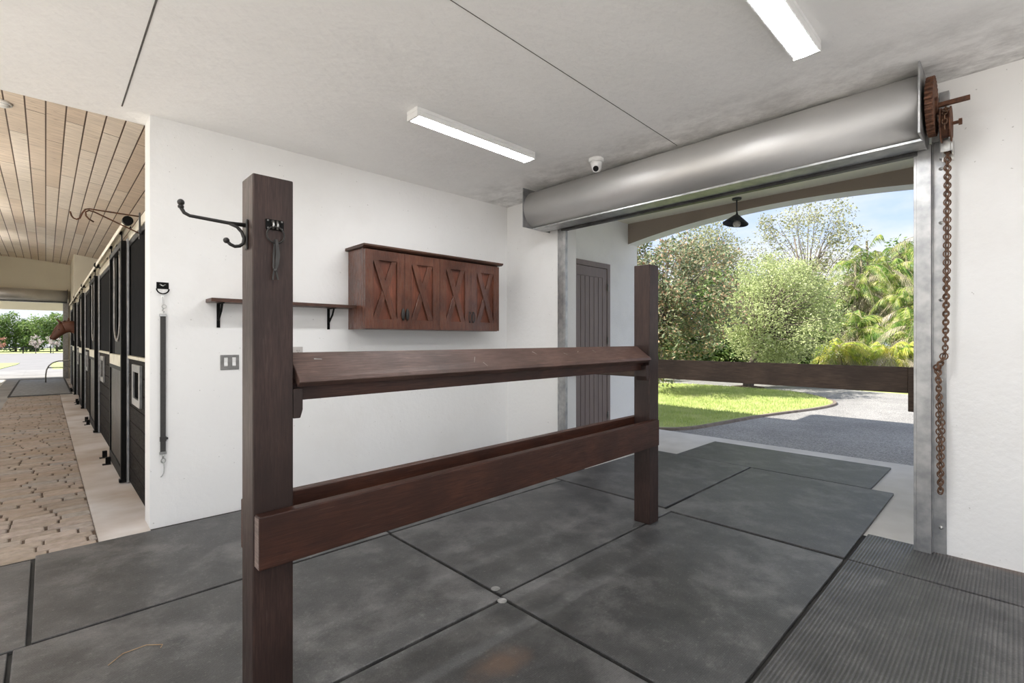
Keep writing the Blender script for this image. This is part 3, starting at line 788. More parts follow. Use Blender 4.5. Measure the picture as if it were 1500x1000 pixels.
def guide(y0, y1, s):
    gt = obj('guide_track', G().box(3.895, y0, -.0, XR - .001, y1, 2.50), 'galv', sh, .002)
    ye = y1 + .02 if s > 0 else y0 - .02
    obj('flange', G().box(3.90, y0 - (.014 if s < 0 else 0), 0, 3.906, y1 + (.014 if s > 0 else 0), 2.49), 'galv', gt, .001)
    return gt
gt = guide(.366, .436, 1)
wallangle = obj('wall_angle', G().box(3.944, .300, -.0, XR - .001, .365, 2.52).box(3.925, .360, 0, 3.945, .3655, 2.52), 'galv', sh, .001)
for z in (.16, .62, 1.06, 1.55, 2.02, 2.35): obj('bolt', G().sph((3.943, .325, z), .011, 8, 5, .7).tube([(3.944, .325, z), (3.925, .325, z)], .0055, 6), 'steelb', wallangle, smooth=True)
guide(3.275, 3.345, -1)
obj('wall_angle', G().box(3.944, 3.346, -.0, XR - .001, 3.405, 2.52), 'galv', sh, .001)
# hoist gear
def gearpoly(R, teeth, d):
    P = []
    for k in range(teeth):
        a = 2 * pi * k / teeth; w = 2 * pi / teeth
        for (u, r) in ((-.28, R - d), (-.2, R), (.2, R), (.28, R - d)): P.append((DX + r * cos(a + u * w), r * sin(a + u * w)))
    return P
gz = 2.665
P = [(x, z + gz) for x, z in gearpoly(.168, 34, .016)]
gr = obj('drive_gear', G().prism(P, 'y', .330, .366), 'rust', sh, .001)
obj('gear_hub', G().cyl((DX, .320, gz), (DX, .378, gz), .05, 20), 'rust', gr)
obj('shaft', G().box(DX - .012, .185, gz - .012, DX + .012, .33, gz + .012), 'rust', sh, .002)
wx, wz = 3.775, 2.555
cw = obj('chain_wheel', G().cyl((wx, .264, wz), (wx, .270, wz), .098, 28).cyl((wx, .306, wz), (wx, .312, wz), .098, 28).cyl((wx, .27, wz), (wx, .306, wz), .072, 28), 'rust', sh)
obj('axle_bolt', G().cyl((wx, .305, wz), (wx, .225, wz), .010, 10).cyl((wx, .235, wz), (wx, .22, wz), .019, 6), 'rust', cw)
g = G().box(3.815, .262, 2.412, 3.905, .272, 2.485).box(3.815, .272, 2.412, 3.822, .318, 2.485).box(3.895, .262, 2.375, 3.905, .318, 2.485).box(3.822, .308, 2.43, 3.895, .318, 2.485)
obj('chain_guard', g, 'steelb', sh, .002)
obj('gear_bracket', G().box(3.90, .285, 2.40, 3.952, .33, 2.80), 'galv', sh, .002)
# hand chain
ch = thing('hand_chain', (3.86, .31, .38), 'long rusty hand chain hanging beside the right door track', 'chain')
g = G()
def strand(pts, L, W, r):
    P = [Vector(p) for p in pts]; segs = [(P[i], P[i + 1]) for i in range(len(P) - 1)]
    tot = sum((b - a).length for a, b in segs); n = int(tot / (L * .70)); i = 0
    for j in range(n):
        d = (j + .5) * tot / n
        for a, b in segs:
            l = (b - a).length
            if d <= l: p = a + (b - a) * (d / l); t = (b - a).normalized(); break
            d -= l
        q = t.orthogonal().normalized(); an = radians(45 if j % 2 else -45)
        q = Matrix.Rotation(an, 3, t) @ q
        g.tube([p + q * (W / 2 * cos(2 * pi * k / 10)) + t * (L / 2 * sin(2 * pi * k / 10)) for k in range(10)], r, 5, True)
strand([(3.856, .292, 2.44), (3.860, .300, 1.25), (3.876, .330, 1.145), (3.872, .331, .8), (3.866, .322, .385)], .036, .024, .0037)
strand([(3.876, .287, 2.44), (3.876, .288, 1.8), (3.866, .300, 1.2), (3.880, .338, 1.13), (3.858, .312, .8), (3.862, .320, .395)], .036, .024, .0037)
obj('links', g, 'rustchain', ch, smooth=True)
g = G().tube([(3.898, .348, 1.13), (3.878, .340, 1.122), (3.866, .332, 1.13), (3.862, .330, 1.145)], .0055, 6).torus((3.88, .337, 1.14), .016, .005, 'x', 12, 6)
obj('tie_hook', g, 'rust', ch, smooth=True)
# chain over the wheel
g = G(); 
pts = [(wx + .09 * cos(a), .288, wz + .09 * sin(a)) for a in [radians(-30 + 240 * k / 20) for k in range(21)]]
strand(pts, .036, .024, .0037); obj('links', g, 'rustchain', ch, smooth=True)

# ------------------------------------------------------------------ barrier bar across the doorway
bar = thing('barrier_bar', (4.10, 1.9, .95), 'dark brown wooden bar resting across the open roller doorway', 'bar')
obj('board', G().box(4.082, .50, .955, 4.122, 3.335, 1.127), 'weathered', bar, .004)
br = thing('bar_bracket', (4.10, .40, .84), 'short upright wooden bracket holding the bar end at the right door track', 'bracket')
obj('block', G().box(4.06, .445, .838, 4.08, .497, 1.125).box(4.124, .445, .838, 4.15, .497, 1.125), 'weathered', br, .003)
obj('back_plate', G().box(4.06, .372, .838, 4.15, .445, 1.125), 'weathered', br, .003)
br = thing('bar_bracket', (4.10, 3.34, .93), 'small wooden bracket holding the bar end by the porch door', 'bracket')
obj('block', G().box(4.05, 3.30, .93, 4.08, 3.359, 1.02).box(4.124, 3.30, .93, 4.15, 3.359, 1.02), 'weathered', br, .003)
obj('rest', G().box(4.08, 3.30, .93, 4.124, 3.359, .953), 'weathered', br, .002)

# ------------------------------------------------------------------ porch door and lamp
YD = PY
d = thing('door_1', (5.3, YD, 0), 'brown painted plank door with a panelled face in the porch wall', 'door'); d['kind'] = 'structure'
dx0, dx1, dz = 4.86, 5.80, 2.385
g = G().box(dx0, YD - .03, -.02, dx0 + .07, YD + .01, dz).box(dx1 - .07, YD - .03, -.02, dx1, YD + .01, dz).box(dx0 + .07, YD - .03, dz - .07, dx1 - .07, YD + .01, dz)
obj('frame', g, 'doorpaint', d, .003)
a, b = dx0 + .075, dx1 - .075
g = G().box(a, YD - .012, -.01, b, YD + .01, dz - .075)
for (z0, z1) in ((0.0, .12), (.90, 1.06), (2.18, dz - .076)): g.box(a + .1, YD - .022, z0, b - .1, YD - .0118, z1)
for (x0, x1) in ((a, a + .1), (b - .1, b)): g.box(x0, YD - .022, 0, x1, YD - .012, dz - .076)
n = 6; w = (b - a - .2) / n
for k in range(n):
    for (z0, z1) in ((.125, .895), (1.065, 2.175)):
        g.box(a + .1 + k * w + .006, YD - .019, z0, a + .1 + (k + 1) * w - .006, YD - .012, z1)
lf = obj('leaf', g, 'doorpaint', d, .0015)
for z in (.25, 1.3, 2.05): obj('hinge', G().cyl((b + .012, YD - .034, z - .05), (b + .012, YD - .034, z + .05), .011, 10), 'plate', d)
lx, ly = 6.12, 2.39
t = thing('porch_lamp', (lx, ly, 2.66), 'dark cone-shaded pendant lamp hanging from the porch ceiling', 'lamp')
obj('stem', G().cyl((lx, ly, 2.84), (lx, ly, 3.049), .009, 10).lathe([(.05, -.02), (.055, -.0005)], (lx, ly, 3.049), 16), 'lampblue', t)
g = G().lathe([(.145, -.115), (.148, -.105), (.04, -.012), (.02, .0), (.012, .012), (.008, .03)], (lx, ly, 2.845), 28)
g.f = [q for q in g.f if len(q) < 5]
o = obj('shade', g, 'lampblue', t, smooth=True); so = o.modifiers.new('sheet', 'SOLIDIFY'); so.thickness = .003
o.data.transform(Matrix.Translation((0, 0, .185)) @ Matrix.Rotation(radians(9), 4, Vector((.69, .72, 0))) @ Matrix.Translation((0, 0, -.185)))
obj('bulb', G().sph((lx, ly, 2.735), .045, 16, 10).cyl((lx, ly, 2.77), (lx, ly, 2.84), .022, 12), 'bulb', t, smooth=True)

# ------------------------------------------------------------------ stalls along the aisle
SXF = .555     # plane of the fixed fronts
def bars(g, ya, yb, z0, z1, x, step, r):
    n = max(1, int(round((yb - ya) / step)))
    for k in range(1, n): g.cyl((x, ya + (yb - ya) * k / n, z0), (x, ya + (yb - ya) * k / n, z1), r, 6)
    return g
ORD = ['nearest', 'second', 'third', 'farthest']
def front(ya, yb, label, feeder=True):
    t = thing('stall_front', (SXF + .03, (ya + yb) / 2, 0), label, 'stall front', 'fixed stall fronts along the aisle')
    n = 8; h = 1.13 / n
    g = G()
    for k in range(n): g.box(SXF, ya, .012 + k * h, SXF + .04, yb, .006 + (k + 1) * h)
    g.box(SXF + .012, ya, .01, SXF + .035, yb, 1.13)
    obj('lower_boards', g, 'stallwood', t, .003)
    obj('sill', G().box(SXF - .012, ya, 1.138, SXF + .045, yb, 1.165), 'cream', t, .002)
    g = G().box(SXF, ya, 1.166, SXF + .04, ya + .05, 2.22).box(SXF, yb - .05, 1.166, SXF + .04, yb, 2.22).box(SXF, ya + .05, 2.17, SXF + .04, yb - .05, 2.22)
    gr = obj('grille_frame', g, 'black', t, .003)
    obj('bars', bars(G(), ya + .05, yb - .05, 1.166, 2.17, SXF + .02, .035, .011), 'black', gr)
    obj('jamb', G().box(SXF - .018, yb - .085, .0, SXF - .001, yb - .03, 2.24), 'galv', t, .002)
    if feeder:
        fa, fb = yb - .93, yb - .46
        g = G().box(SXF - .022, fa, .76, SXF - .001, fa + .06, 1.10).box(SXF - .022, fb - .06, .76, SXF - .001, fb, 1.10).box(SXF - .022, fa + .06, .76, SXF - .001, fb - .06, .82).box(SXF - .022, fa + .06, 1.04, SXF - .001, fb - .06, 1.10)
        fr = obj('feed_door_frame', g, 'plate', t, .003)
        obj('feed_opening_shade', G().box(SXF - .008, fa + .06, .82, SXF - .001, fb - .06, 1.04), 'matte', fr)  # flat black sheet, painted for the shade inside the feed opening
    obj('head_beam', G().box(SXF - .005, ya, 2.222, SXF + .06, yb, 2.30), 'cream', t, .003)
    return t
DW = 1.12; PITCH = 3.36; YD0 = 5.68
front(YB + .24, YD0 + .06, 'short dark stall front between the white wall and the nearest sliding door')
for k in range(4):
    a = YD0 + PITCH * k + DW - .02; b = YD0 + PITCH * (k + 1) + .06
    if k == 3: b = 19.98
    front(a, b, ['dark boarded stall front just past the nearest sliding stall door', 'dark boarded stall front just past the second sliding stall door',
                 'dark boarded stall front just before the stall with the horse', 'last dark stall front past the horse, towards the far door'][k], k < 3)
def stall_door(y0):
    x0, x1 = .496, .534
    t = thing('stall_door', (.52, y0, 0), '', 'stall door', 'sliding stall doors along the aisle')
    y1 = y0 + DW
    g = G().box(x0, y0, .03, x1, y0 + .055, 2.22).box(x0, y1 - .055, .03, x1, y1, 2.22).box(x0, y0 + .055, 2.165, x1, y1 - .055, 2.22).box(x0, y0 + .055, .03, x1, y1 - .055, .13).box(x0, y0 + .055, 1.02, x1, y1 - .055, 1.06)
    obj('frame', g, 'black', t, .003)
    g = G(); n = 7; w = (DW - .11) / n
    for k in range(n): g.box(x0 + .012, y0 + .055 + k * w + .002, .13, x1 - .012, y0 + .055 + (k + 1) * w - .002, 1.02)
    obj('lower_boards', g, 'stallwoodz', t, .003)
    obj('band', G().box(x0 - .002, y0 + .055, 1.06, x1 - .01, y1 - .055, 1.165), 'cream', t, .002)
    ya, yb = y0 + .30, y1 - .30; ym = (ya + yb) / 2
    g = G()
    bars(g, y0 + .055, ya, 1.166, 2.165, .522, .05, .008); bars(g, yb, y1 - .055, 1.166, 2.165, .522, .05, .008)
    obj('bars', g, 'black', t)
    obj('infill', G().prism([(y0 + .055, 1.166), (y1 - .055, 1.166), (y1 - .055, 1.30), (yb, 1.38)] + [(ym + .26 * cos(a), 1.50 - .20 * sin(a)) for a in [pi * i / 10 for i in range(1, 10)]] + [(ya, 1.38), (y0 + .055, 1.30)], 'x', .520, .526), 'black', t)
    w2 = (yb - ya) / 2
    pts = [(.515, ya, 2.165), (.515, ya, 1.9), (.515, ya, 1.55)] + [(.515, ym - w2 * cos(a), 1.50 - .20 * sin(a)) for a in [pi * k / 12 for k in range(13)]] + [(.515, yb, 1.55), (.515, yb, 1.9), (.515, yb, 2.165)]
    obj('yoke', G().tube(pts, .010, 8), 'plate', t, smooth=True)
    for y in (y0 + .05, y1 - .1): obj('hanger', G().box(.504, y, 2.2205, .512, y + .05, 2.295).cyl((.490, y + .025, 2.298), (.514, y + .025, 2.298), .017, 12), 'black', t, .001)
    obj('foot', G().box(x0 - .012, y0 + .0, .002, x1 + .001, y0 + .06, .029), 'black', t, .002)
    return t
def track(y0):
    ya, yb = y0 - .47, y0 + PITCH - .56
    t = thing('door_rail', (.50, ya, 2.31), '', 'door rail', 'overhead sliding door rails')
    poly = [(.478, 2.285), (.478, 2.325)] + [(.5015 - .0235 * cos(a), 2.325 + .022 * sin(a)) for a in [pi * k / 8 for k in range(1, 8)]] + [(.525, 2.325), (.525, 2.285), (.519, 2.285), (.519, 2.32), (.484, 2.32), (.484, 2.285)]
    obj('rail', G().prism(poly, 'y', ya + .05, yb), 'cream', t)
    obj('end_cap', G().cyl((.5015, ya, 2.318), (.5015, ya + .055, 2.318), .038, 16), 'black', t, .003)
    for q in (.25, 1.4, 2.5): obj('wall_bracket', G().box(.525, ya + q, 2.30, SXF - .007, ya + q + .05, 2.335), 'black', t, .001)
    return t
def stop(y, lb):
    t = thing('door_guide', (.47, y, -.008), lb, 'door guide', 'floor guides of the sliding doors')
    obj('plate', G().box(.43, y - .035, -.008, .499, y + .035, -.002), 'black', t)
    obj('stop', G().box(.455, y - .02, -.002, .497, y + .02, .07), 'black', t, .004)
d0 = stall_door(YD0); t0 = track(YD0)
DL = ['nearest black sliding stall door with a yoke opening, first past the white wall', 'second black sliding stall door past the white wall',
      'third black sliding stall door past the white wall', 'far sliding stall door with the horse looking out over it']
TL = ['cream overhead rail of the nearest stall door', 'cream overhead rail of the second stall door', 'cream overhead rail of the third stall door', 'cream overhead rail above the horse']
for k in range(4):
    d = d0 if k == 0 else copy_tree(d0, d0.location + Vector((0, PITCH * k, 0)))
    d['label'] = DL[k]
    r = t0 if k == 0 else copy_tree(t0, t0.location + Vector((0, PITCH * k, 0)))
    r['label'] = TL[k]
    nm = ['nearest', 'second', 'third', 'farthest'][k]
    stop(YD0 + PITCH * k + DW - .12, 'black floor guide at the far corner of the %s sliding stall door' % nm)
    stop(YD0 + PITCH * k + DW + .28, 'black floor stop just past the %s sliding stall door' % nm)
# folding bridle hook
t = thing('bridle_rack', (.55, 4.9, 2.2), 'folding wire bridle rack with hooked ends sticking out into the aisle', 'rack')
g = G().tube([(.545, 4.9, 2.300), (.40, 4.9, 2.302), (.24, 4.9, 2.305), (.217, 4.9, 2.297), (.200, 4.9, 2.268), (.185, 4.9, 2.225), (.168, 4.9, 2.213), (.150, 4.9, 2.219), (.139, 4.9, 2.235), (.131, 4.9, 2.266)], .0055, 8)
obj('arm', g, 'rust', t, smooth=True)
g = G().tube([(.545, 4.9, 2.165), (.482, 4.9, 2.192), (.27, 4.9, 2.286), (.238, 4.9, 2.293), (.218, 4.9, 2.278), (.220, 4.9, 2.25), (.236, 4.9, 2.228), (.266, 4.9, 2.209)], .0055, 8)
obj('arm', g, 'rust', t, smooth=True)
obj('mount', G().box(.541, 4.88, 2.12, .5485, 4.92, 2.33), 'iron', t, .002)

# far end: shutter, track, bent pipe rail
t = thing('far_shutter', (-1.0, 22.8, 0), 'grey rolled-up shutter over the far end door of the aisle', 'shutter')
obj('hood', G().cyl((-2.7, 22.77, 2.83), (.53, 22.77, 2.83), .2, 32), 'hood', t, smooth=True)
obj('hood_lip', G().box(-2.7, 22.72, 2.60, .53, 22.99, 2.64), 'slot', t)
obj('end_plate', G().box(.532, 22.56, 2.60, .545, 22.99, 3.06), 'slot', t)
for x in (.43, -2.75): obj('guide_track', G().box(x, 22.9, -.014, x + .14, 22.995, 2.62), 'plate', t, .003)
t = thing('pipe_rail', (.2, 21.0, 0), 'bent metal pipe rail standing on the aisle mat beside the far door', 'rail')
obj('hoop', G().tube([(0, 21, .004), (0, 21, .25), (.02, 21, .40), (.07, 21, .52), (.16, 21, .61), (.28, 21, .66), (.42, 21, .672), (.60, 21, .672)], .018, 8), 'galv', t, smooth=True)
obj('cross_bar', G().cyl((.035, 21, .46), (.60, 21, .455), .015, 8), 'galv', t, smooth=True)
obj('back_leg', G().tube([(.60, 21, .672), (.62, 21.0, .4), (.61, 21, 0.0)], .018, 8), 'galv', t, smooth=True)

# ------------------------------------------------------------------ the horse
def skinned(name, verts, edges, m, parent=None, sub=2, root=0):
    me = bpy.data.meshes.new(name)
    off = top_of(parent).location if parent else Vector((0, 0, 0))
    me.from_pydata([(v[0] - off.x, v[1] - off.y, v[2] - off.z) for v in verts], edges, [])
    o = bpy.data.objects.new(name, me); COL.objects.link(o)
    if parent: o.parent = parent
    o.modifiers.new('skin', 'SKIN')
    if not me.skin_vertices: me.attributes.new('skin', 'FLOAT', 'POINT')
    sv = me.skin_vertices[0].data
    for i, v in enumerate(verts):
        r = v[3]; sv[i].radius = (r, v[4] if len(v) > 4 else r)
        sv[i].use_root = (i == root)
    o.modifiers['skin'].use_smooth_shade = True
    s = o.modifiers.new('sub', 'SUBSURF'); s.levels = sub; s.render_levels = sub
    me.materials.append(MT[m])
    return o
HY = 16.42
hs = thing('horse', (1.7, HY, -.01), 'chestnut horse putting its head out over the far stall door', 'horse')
V = []; E_ = []
def hv(x, dy, z, r, r2=None):
    V.append((x, HY + dy, z, r, r2 if r2 else r)); return len(V) - 1
def chain_(*ids):
    for a, b in zip(ids, ids[1:]): E_.append((a, b))
barrel = hv(1.72, 0, 1.16, .30, .33); loin = hv(2.15, 0, 1.24, .28, .29); rump = hv(2.45, 0, 1.22, .25, .27); dock = hv(2.68, 0, 1.22, .10)
girth = hv(1.32, 0, 1.16, .25, .33); chest = hv(1.06, 0, 1.20, .20, .27)
n1 = hv(.86, 0, 1.42, .15, .235); n2 = hv(.68, 0, 1.56, .125, .205); n3 = hv(.53, 0, 1.645, .115, .165); poll = hv(.39, 0, 1.675, .11, .135)
h1 = hv(.305, 0, 1.625, .115, .155); h2 = hv(.240, 0, 1.535, .098, .130); h3 = hv(.180, 0, 1.445, .075, .090); h4 = hv(.130, 0, 1.375, .072, .074); h5 = hv(.100, 0, 1.330, .060, .064)
chain_(barrel, loin, rump, dock); chain_(barrel, girth, chest, n1, n2, n3, poll, h1, h2, h3, h4, h5)
for s in (-1, 1):
    if s < 0: e1 = hv(.265, -.07, 1.745, .034, .026); e2 = hv(.225, -.085, 1.795, .028, .018); e3 = hv(.185, -.095, 1.84, .006, .005); chain_(h1, e1, e2, e3)
    else: e1 = hv(.40, .07, 1.79, .034, .026); e2 = hv(.41, .085, 1.835, .028, .018); e3 = hv(.415, .095, 1.885, .006, .005); chain_(poll, e1, e2, e3)
    f0 = hv(1.12, s * .15, .95, .105, .12); f1 = hv(1.12, s * .16, .68, .062, .07); f2 = hv(1.11, s * .16, .47, .047, .05); f3 = hv(1.12, s * .16, .26, .032, .034); f4 = hv(1.12, s * .16, .14, .038, .04); f5 = hv(1.09, s * .16, .03, .055)
    chain_(chest, f0, f1, f2, f3, f4, f5)
    b0 = hv(2.40, s * .15, 1.0, .14, .19); b1 = hv(2.28, s * .16, .80, .09, .12); b2 = hv(2.52, s * .16, .55, .055, .06); b3 = hv(2.50, s * .16, .28, .036, .038); b4 = hv(2.47, s * .16, .14, .04); b5 = hv(2.43, s * .16, .03, .055)
    chain_(rump, b0, b1, b2, b3, b4, b5)
skinned('body', V, E_, 'chestnut', hs, 2, barrel)
g = G()
for i in range(34):
    u = i / 33; x = .44 + .52 * u; z = 1.795 - .12 * u * u
    for s in range(3):
        yo = random.uniform(-.02, .02); l = random.uniform(.12, .22)
        g.tube([(x, HY + .01 + yo, z), (x + .01, HY + .07 + yo, z - l * .4), (x + .02, HY + .115 + yo, z - l)], [.010, .008, .001], 4)
obj('mane', g, 'mane', hs, smooth=True)
obj('forelock', G().tube([(.36, HY, 1.79), (.27, HY - .01, 1.745), (.20, HY - .005, 1.66)], [.025, .018, .003], 6), 'mane', hs, smooth=True)
obj('tail', G().tube([(2.66, HY, 1.25), (2.80, HY, 1.1), (2.82, HY, .75), (2.78, HY, .4)], [.04, .07, .07, .01], 8), 'mane', hs, smooth=True)
for s in (-1, 1):
    obj('eye', G().sph((.235, HY + s * .082, 1.575), .017, 10, 8), 'lens', hs, smooth=True)
    obj('nostril', G().sph((.085, HY + s * .042, 1.345), .013, 8, 6), 'lens', hs, smooth=True)

# ------------------------------------------------------------------ grounds
g = G().add([(XO, -60, -.06), (90, -60, -.06), (90, 60, -.06), (XO, 60, -.06)], [(0, 1, 2, 3)])
struct('ground_gravel', g, 'gravel')
struct('ground_side', G().add([(-40, -4, -.065), (-3.4, -4, -.065), (-3.4, 31, -.065), (-40, 31, -.065)], [(0, 1, 2, 3)]), 'apron')
struct('ground_rear', G().add([(-40, -60, -.065), (XO, -60, -.065), (XO, -4, -.065), (-40, -4, -.065)], [(0, 1, 2, 3)]), 'apron')
LAWN = [(6.62, 4.6), (6.72, 3.85), (7.1, 3.52), (7.9, 3.40), (9.0, 3.27), (9.9, 3.08), (10.65, 2.88), (11.4, 2.74), (12.0, 2.72), (12.5, 2.82), (13.0, 3.08), (13.6, 3.5), (14.1, 4.1), (14.35, 5.0), (14.3, 6.2), (14.0, 7.6), (13.6, 9), (12.5, 14), (6.62, 14)]
g = G().prism(LAWN, 'z', -.06, -.03)
struct('ground_lawn', g, 'lawn')
kp = LAWN[:16]
g = G()
def kerb(pts, w, h):
    gg = G(); P = [Vector((*p, 0)) for p in pts]; v = []; f = []
    for i, p in enumerate(P):
        t = (P[min(i + 1, len(P) - 1)] - P[max(i - 1, 0)]).normalized(); n = Vector((t.y, -t.x, 0))
        for (o_, z) in ((0, -.07), (w, -.07), (w * .8, h), (w * .1, h)): q = p + n * o_; v.append((q.x, q.y, z))
    for i in range(len(P) - 1):
        a = 4 * i; b = a + 4
        for k in range(4): f.append((a + k, a + (k + 1) % 4, b + (k + 1) % 4, b + k))
    return gg.add(v, f)
# smooth the kerb line a little
def subd(pts, it=2):
    for _ in range(it):
        q = [pts[0]]
        for a, b in zip(pts, pts[1:]): q += [(.75 * a[0] + .25 * b[0], .75 * a[1] + .25 * b[1]), (.25 * a[0] + .75 * b[0], .25 * a[1] + .75 * b[1])]
        pts = q + [pts[-1]]
    return pts
struct('trim_3', kerb(subd(kp), .09, -.022), 'kerb')
def inpoly(x, y, P):
    c = False; j = len(P) - 1
    for i in range(len(P)):
        if (P[i][1] > y) != (P[j][1] > y) and x < (P[j][0] - P[i][0]) * (y - P[i][1]) / (P[j][1] - P[i][1]) + P[i][0]: c = not c
        j = i
    return c
def blades(poly, n, hmin, hmax, zb, w, near=None):
    g = G(); xs = [p[0] for p in poly]; ys = [p[1] for p in poly]; v = []; f = []
    for _ in range(n):
        x = random.uniform(min(xs), max(xs)); y = random.uniform(min(ys), max(ys))
        if not inpoly(x, y, poly): continue
        h = random.uniform(hmin, hmax); a = random.uniform(0, 2 * pi); l = random.uniform(0, .6) * h; b = random.uniform(0, 2 * pi)
        dx, dy = cos(a) * w, sin(a) * w; k = len(v)
        v += [(x - dx, y - dy, zb), (x + dx, y + dy, zb), (x + l * cos(b), y + l * sin(b), zb + h)]; f.append((k, k + 1, k + 2))
    return g.add(v, f)
VIS = [(6.7, 4.2), (7.1, 3.55), (9.0, 3.3), (10.65, 2.9), (12.0, 2.75), (13.0, 3.1), (14.1, 4.1), (14.3, 6.2), (13.9, 8.2), (11, 7.4), (8.5, 6.0)]
tag(obj('grass', blades(VIS, 60000, .025, .065, -.032, .006), 'grassblade'), 'short sunlit green grass on the curved lawn', 'grass', kind='stuff')
VERGE = [(16.1, -10), (15.9, -1), (15.75, 1.8), (16.2, 3.6), (16.6, 5.5), (16.4, 7.5), (15.6, 10), (14.2, 15), (13, 22), (60, 40), (60, -20)]
struct('ground_verge', G().prism(VERGE, 'z', -.06, -.035), 'lawn')
struct('ground_bed', G().prism([(17.2, -8), (16.9, 2), (17.4, 6), (16.6, 10), (15, 18), (40, 30), (40, -12)], 'z', -.05, -.02), 'mulch')
tag(obj('grass', blades([(16.0, -2), (15.8, 1.8), (16.25, 3.6), (16.65, 5.5), (16.45, 7.5), (15.7, 10), (17, 10), (17.6, 6), (17.1, 2), (17.3, -2)], 16000, .04, .12, -.037, .012), 'grassblade'), 'rough grass verge beyond the gravel drive', 'grass', kind='stuff')

# ------------------------------------------------------------------ trees
def leaves(g, c, rad, n, size, asp=.45, sq=1.0, droop=0.0):
    v = []; f = []
    for _ in range(n):
        while True:
            p = Vector((random.uniform(-1, 1), random.uniform(-1, 1), random.uniform(-1, 1)))
            if p.length <= 1: break
        p = Vector((c[0] + p.x * rad, c[1] + p.y * rad, c[2] + p.z * rad * sq))
        d = Vector((random.gauss(0, 1), random.gauss(0, 1), random.gauss(0, .7) - droop)).normalized()
        s = d.orthogonal().normalized(); s = Matrix.Rotation(random.uniform(0, 2 * pi), 3, d) @ s
        L = size * random.uniform(.6, 1.25); W = L * asp
        m_ = p + d * L * .45 + d.cross(s) * L * .06
        k = len(v); v += [p, m_ + s * W * .5, p + d * L, m_ - s * W * .5]; f.append((k, k + 1, k + 2, k + 3))
    g.add(v, f)
def tree(name, base, center, radii, clumps, crad, nl, size, leaf, label, cat='tree', group=None, trunk_r=.07, outward=.55, asp=.45, lowcut=None, forks=1, seed=1):
    random.seed(seed)
    bx, by, bz = base
    t = thing(name, base, label, cat, group)
    tg = G(); bg = G(); lg = G(); C_ = Vector(center)
    fork = Vector((bx + (C_.x - bx) * .25, by + (C_.y - by) * .25, bz + (C_.z - bz) * .45))
    for k in range(forks):
        o_ = Vector((random.uniform(-.12, .12), random.uniform(-.12, .12), 0)) * (forks > 1)
        top = C_ + Vector((random.uniform(-.4, .4) * radii[0], random.uniform(-.4, .4) * radii[1], .25 * radii[2]))
        tg.tube([Vector(base) + o_ - Vector((0, 0, .05)), Vector(base) * .5 + fork * .5 + o_ * 1.5, fork + o_ * 2.5, (fork + top) / 2 + o_ * 2, top], [trunk_r * 1.25, trunk_r, trunk_r * .8, trunk_r * .5, trunk_r * .15], 8)
    for k in range(clumps):
        while True:
            p = Vector((random.uniform(-1, 1), random.uniform(-1, 1), random.uniform(-1, 1)))
            if outward < p.length <= 1: break
        q = Vector((C_.x + p.x * radii[0], C_.y + p.y * radii[1], C_.z + p.z * radii[2]))
        st = fork.lerp(C_, random.uniform(0, .8)); md = st.lerp(q, .5) + Vector((random.uniform(-.1, .1), random.uniform(-.1, .1), .12 * radii[2]))
        bg.tube([st, md, q], [trunk_r * .2, trunk_r * .12, trunk_r * .05], 5, caps=False)
        leaves(lg, q, crad * random.uniform(.7, 1.25), nl, size, asp)
    obj('trunk', tg, 'bark', t, smooth=True); obj('branches', bg, 'bark', t, smooth=True)
    obj('foliage', lg, leaf, t)
    return t
def at(px, d, z=0):
    u = (px - 750) / 711.42
    return (.6925 * d + .7214 * u * d, .7214 * d - .6925 * u * d, z)
GZ = -.05
c = at(972, 12.2)
tree('copper_tree', (c[0] - .25, c[1] + .3, GZ), (c[0], c[1], 2.35), (1.65, 1.65, 2.0), 165, .33, 100, .11, 'leaf_red', 'dark copper-tinged leafy tree on the lawn behind the short post', trunk_r=.09, outward=.35, seed=3)
b_ = at(1095, 14.1); c = at(1138, 14.6)
tree('round_tree', (b_[0], b_[1], GZ), (c[0], c[1], 2.15), (1.75, 1.70, 1.65), 260, .36, 150, .075, 'leaf_oak', 'pale green bushy round tree in the middle of the view through the doorway', trunk_r=.13, outward=.3, seed=5)
mr_ = G().lathe([(.0005, .03), (.25, .025), (.45, .0)], (b_[0], b_[1], -.035), 24)
struct('ground_mulch', mr_, 'mulch')
c = at(1182, 20.5)
tree('sparse_tree', (c[0], c[1], GZ), (c[0], c[1], 5.0), (1.9, 1.9, 2.6), 64, .52, 120, .115, 'leaf_sparse', 'tall thin-leaved tree rising highest behind the round tree', trunk_r=.11, outward=.05, seed=8)
c = at(1042, 21)
tree('sparse_tree', (c[0], c[1], GZ), (c[0], c[1], 4.5), (1.45, 1.45, 1.8), 110, .48, 100, .115, 'leaf_sparse', 'thin-leaved treetop behind the copper tree, left of the porch lamp', trunk_r=.11, outward=.15, seed=9)
bgl = ['dense green tree behind the copper tree beyond the drive', 'dense green tree in the gap between the copper tree and the round tree', 'dense green tree hidden behind the round tree', 'dense green tree between the round tree and the palms', 'dense green tree behind the palms at the right door track']
for i, (px, d, z, r) in enumerate(((930, 19.5, 1.75, 2.1), (1035, 20, 1.8, 2.1), (1128, 19.5, 1.5, 2.1), (1215, 22.5, 2.0, 2.2), (1325, 24, 3.9, 2.7))):
    c = at(px, d)
    tree('dense_tree', (c[0], c[1], GZ), (c[0], c[1], z), (r, r, 2.1), 150, .6, 95, .20, 'leaf_dark', bgl[i], group='trees beyond the drive', trunk_r=.1, outward=.45, seed=20 + i)

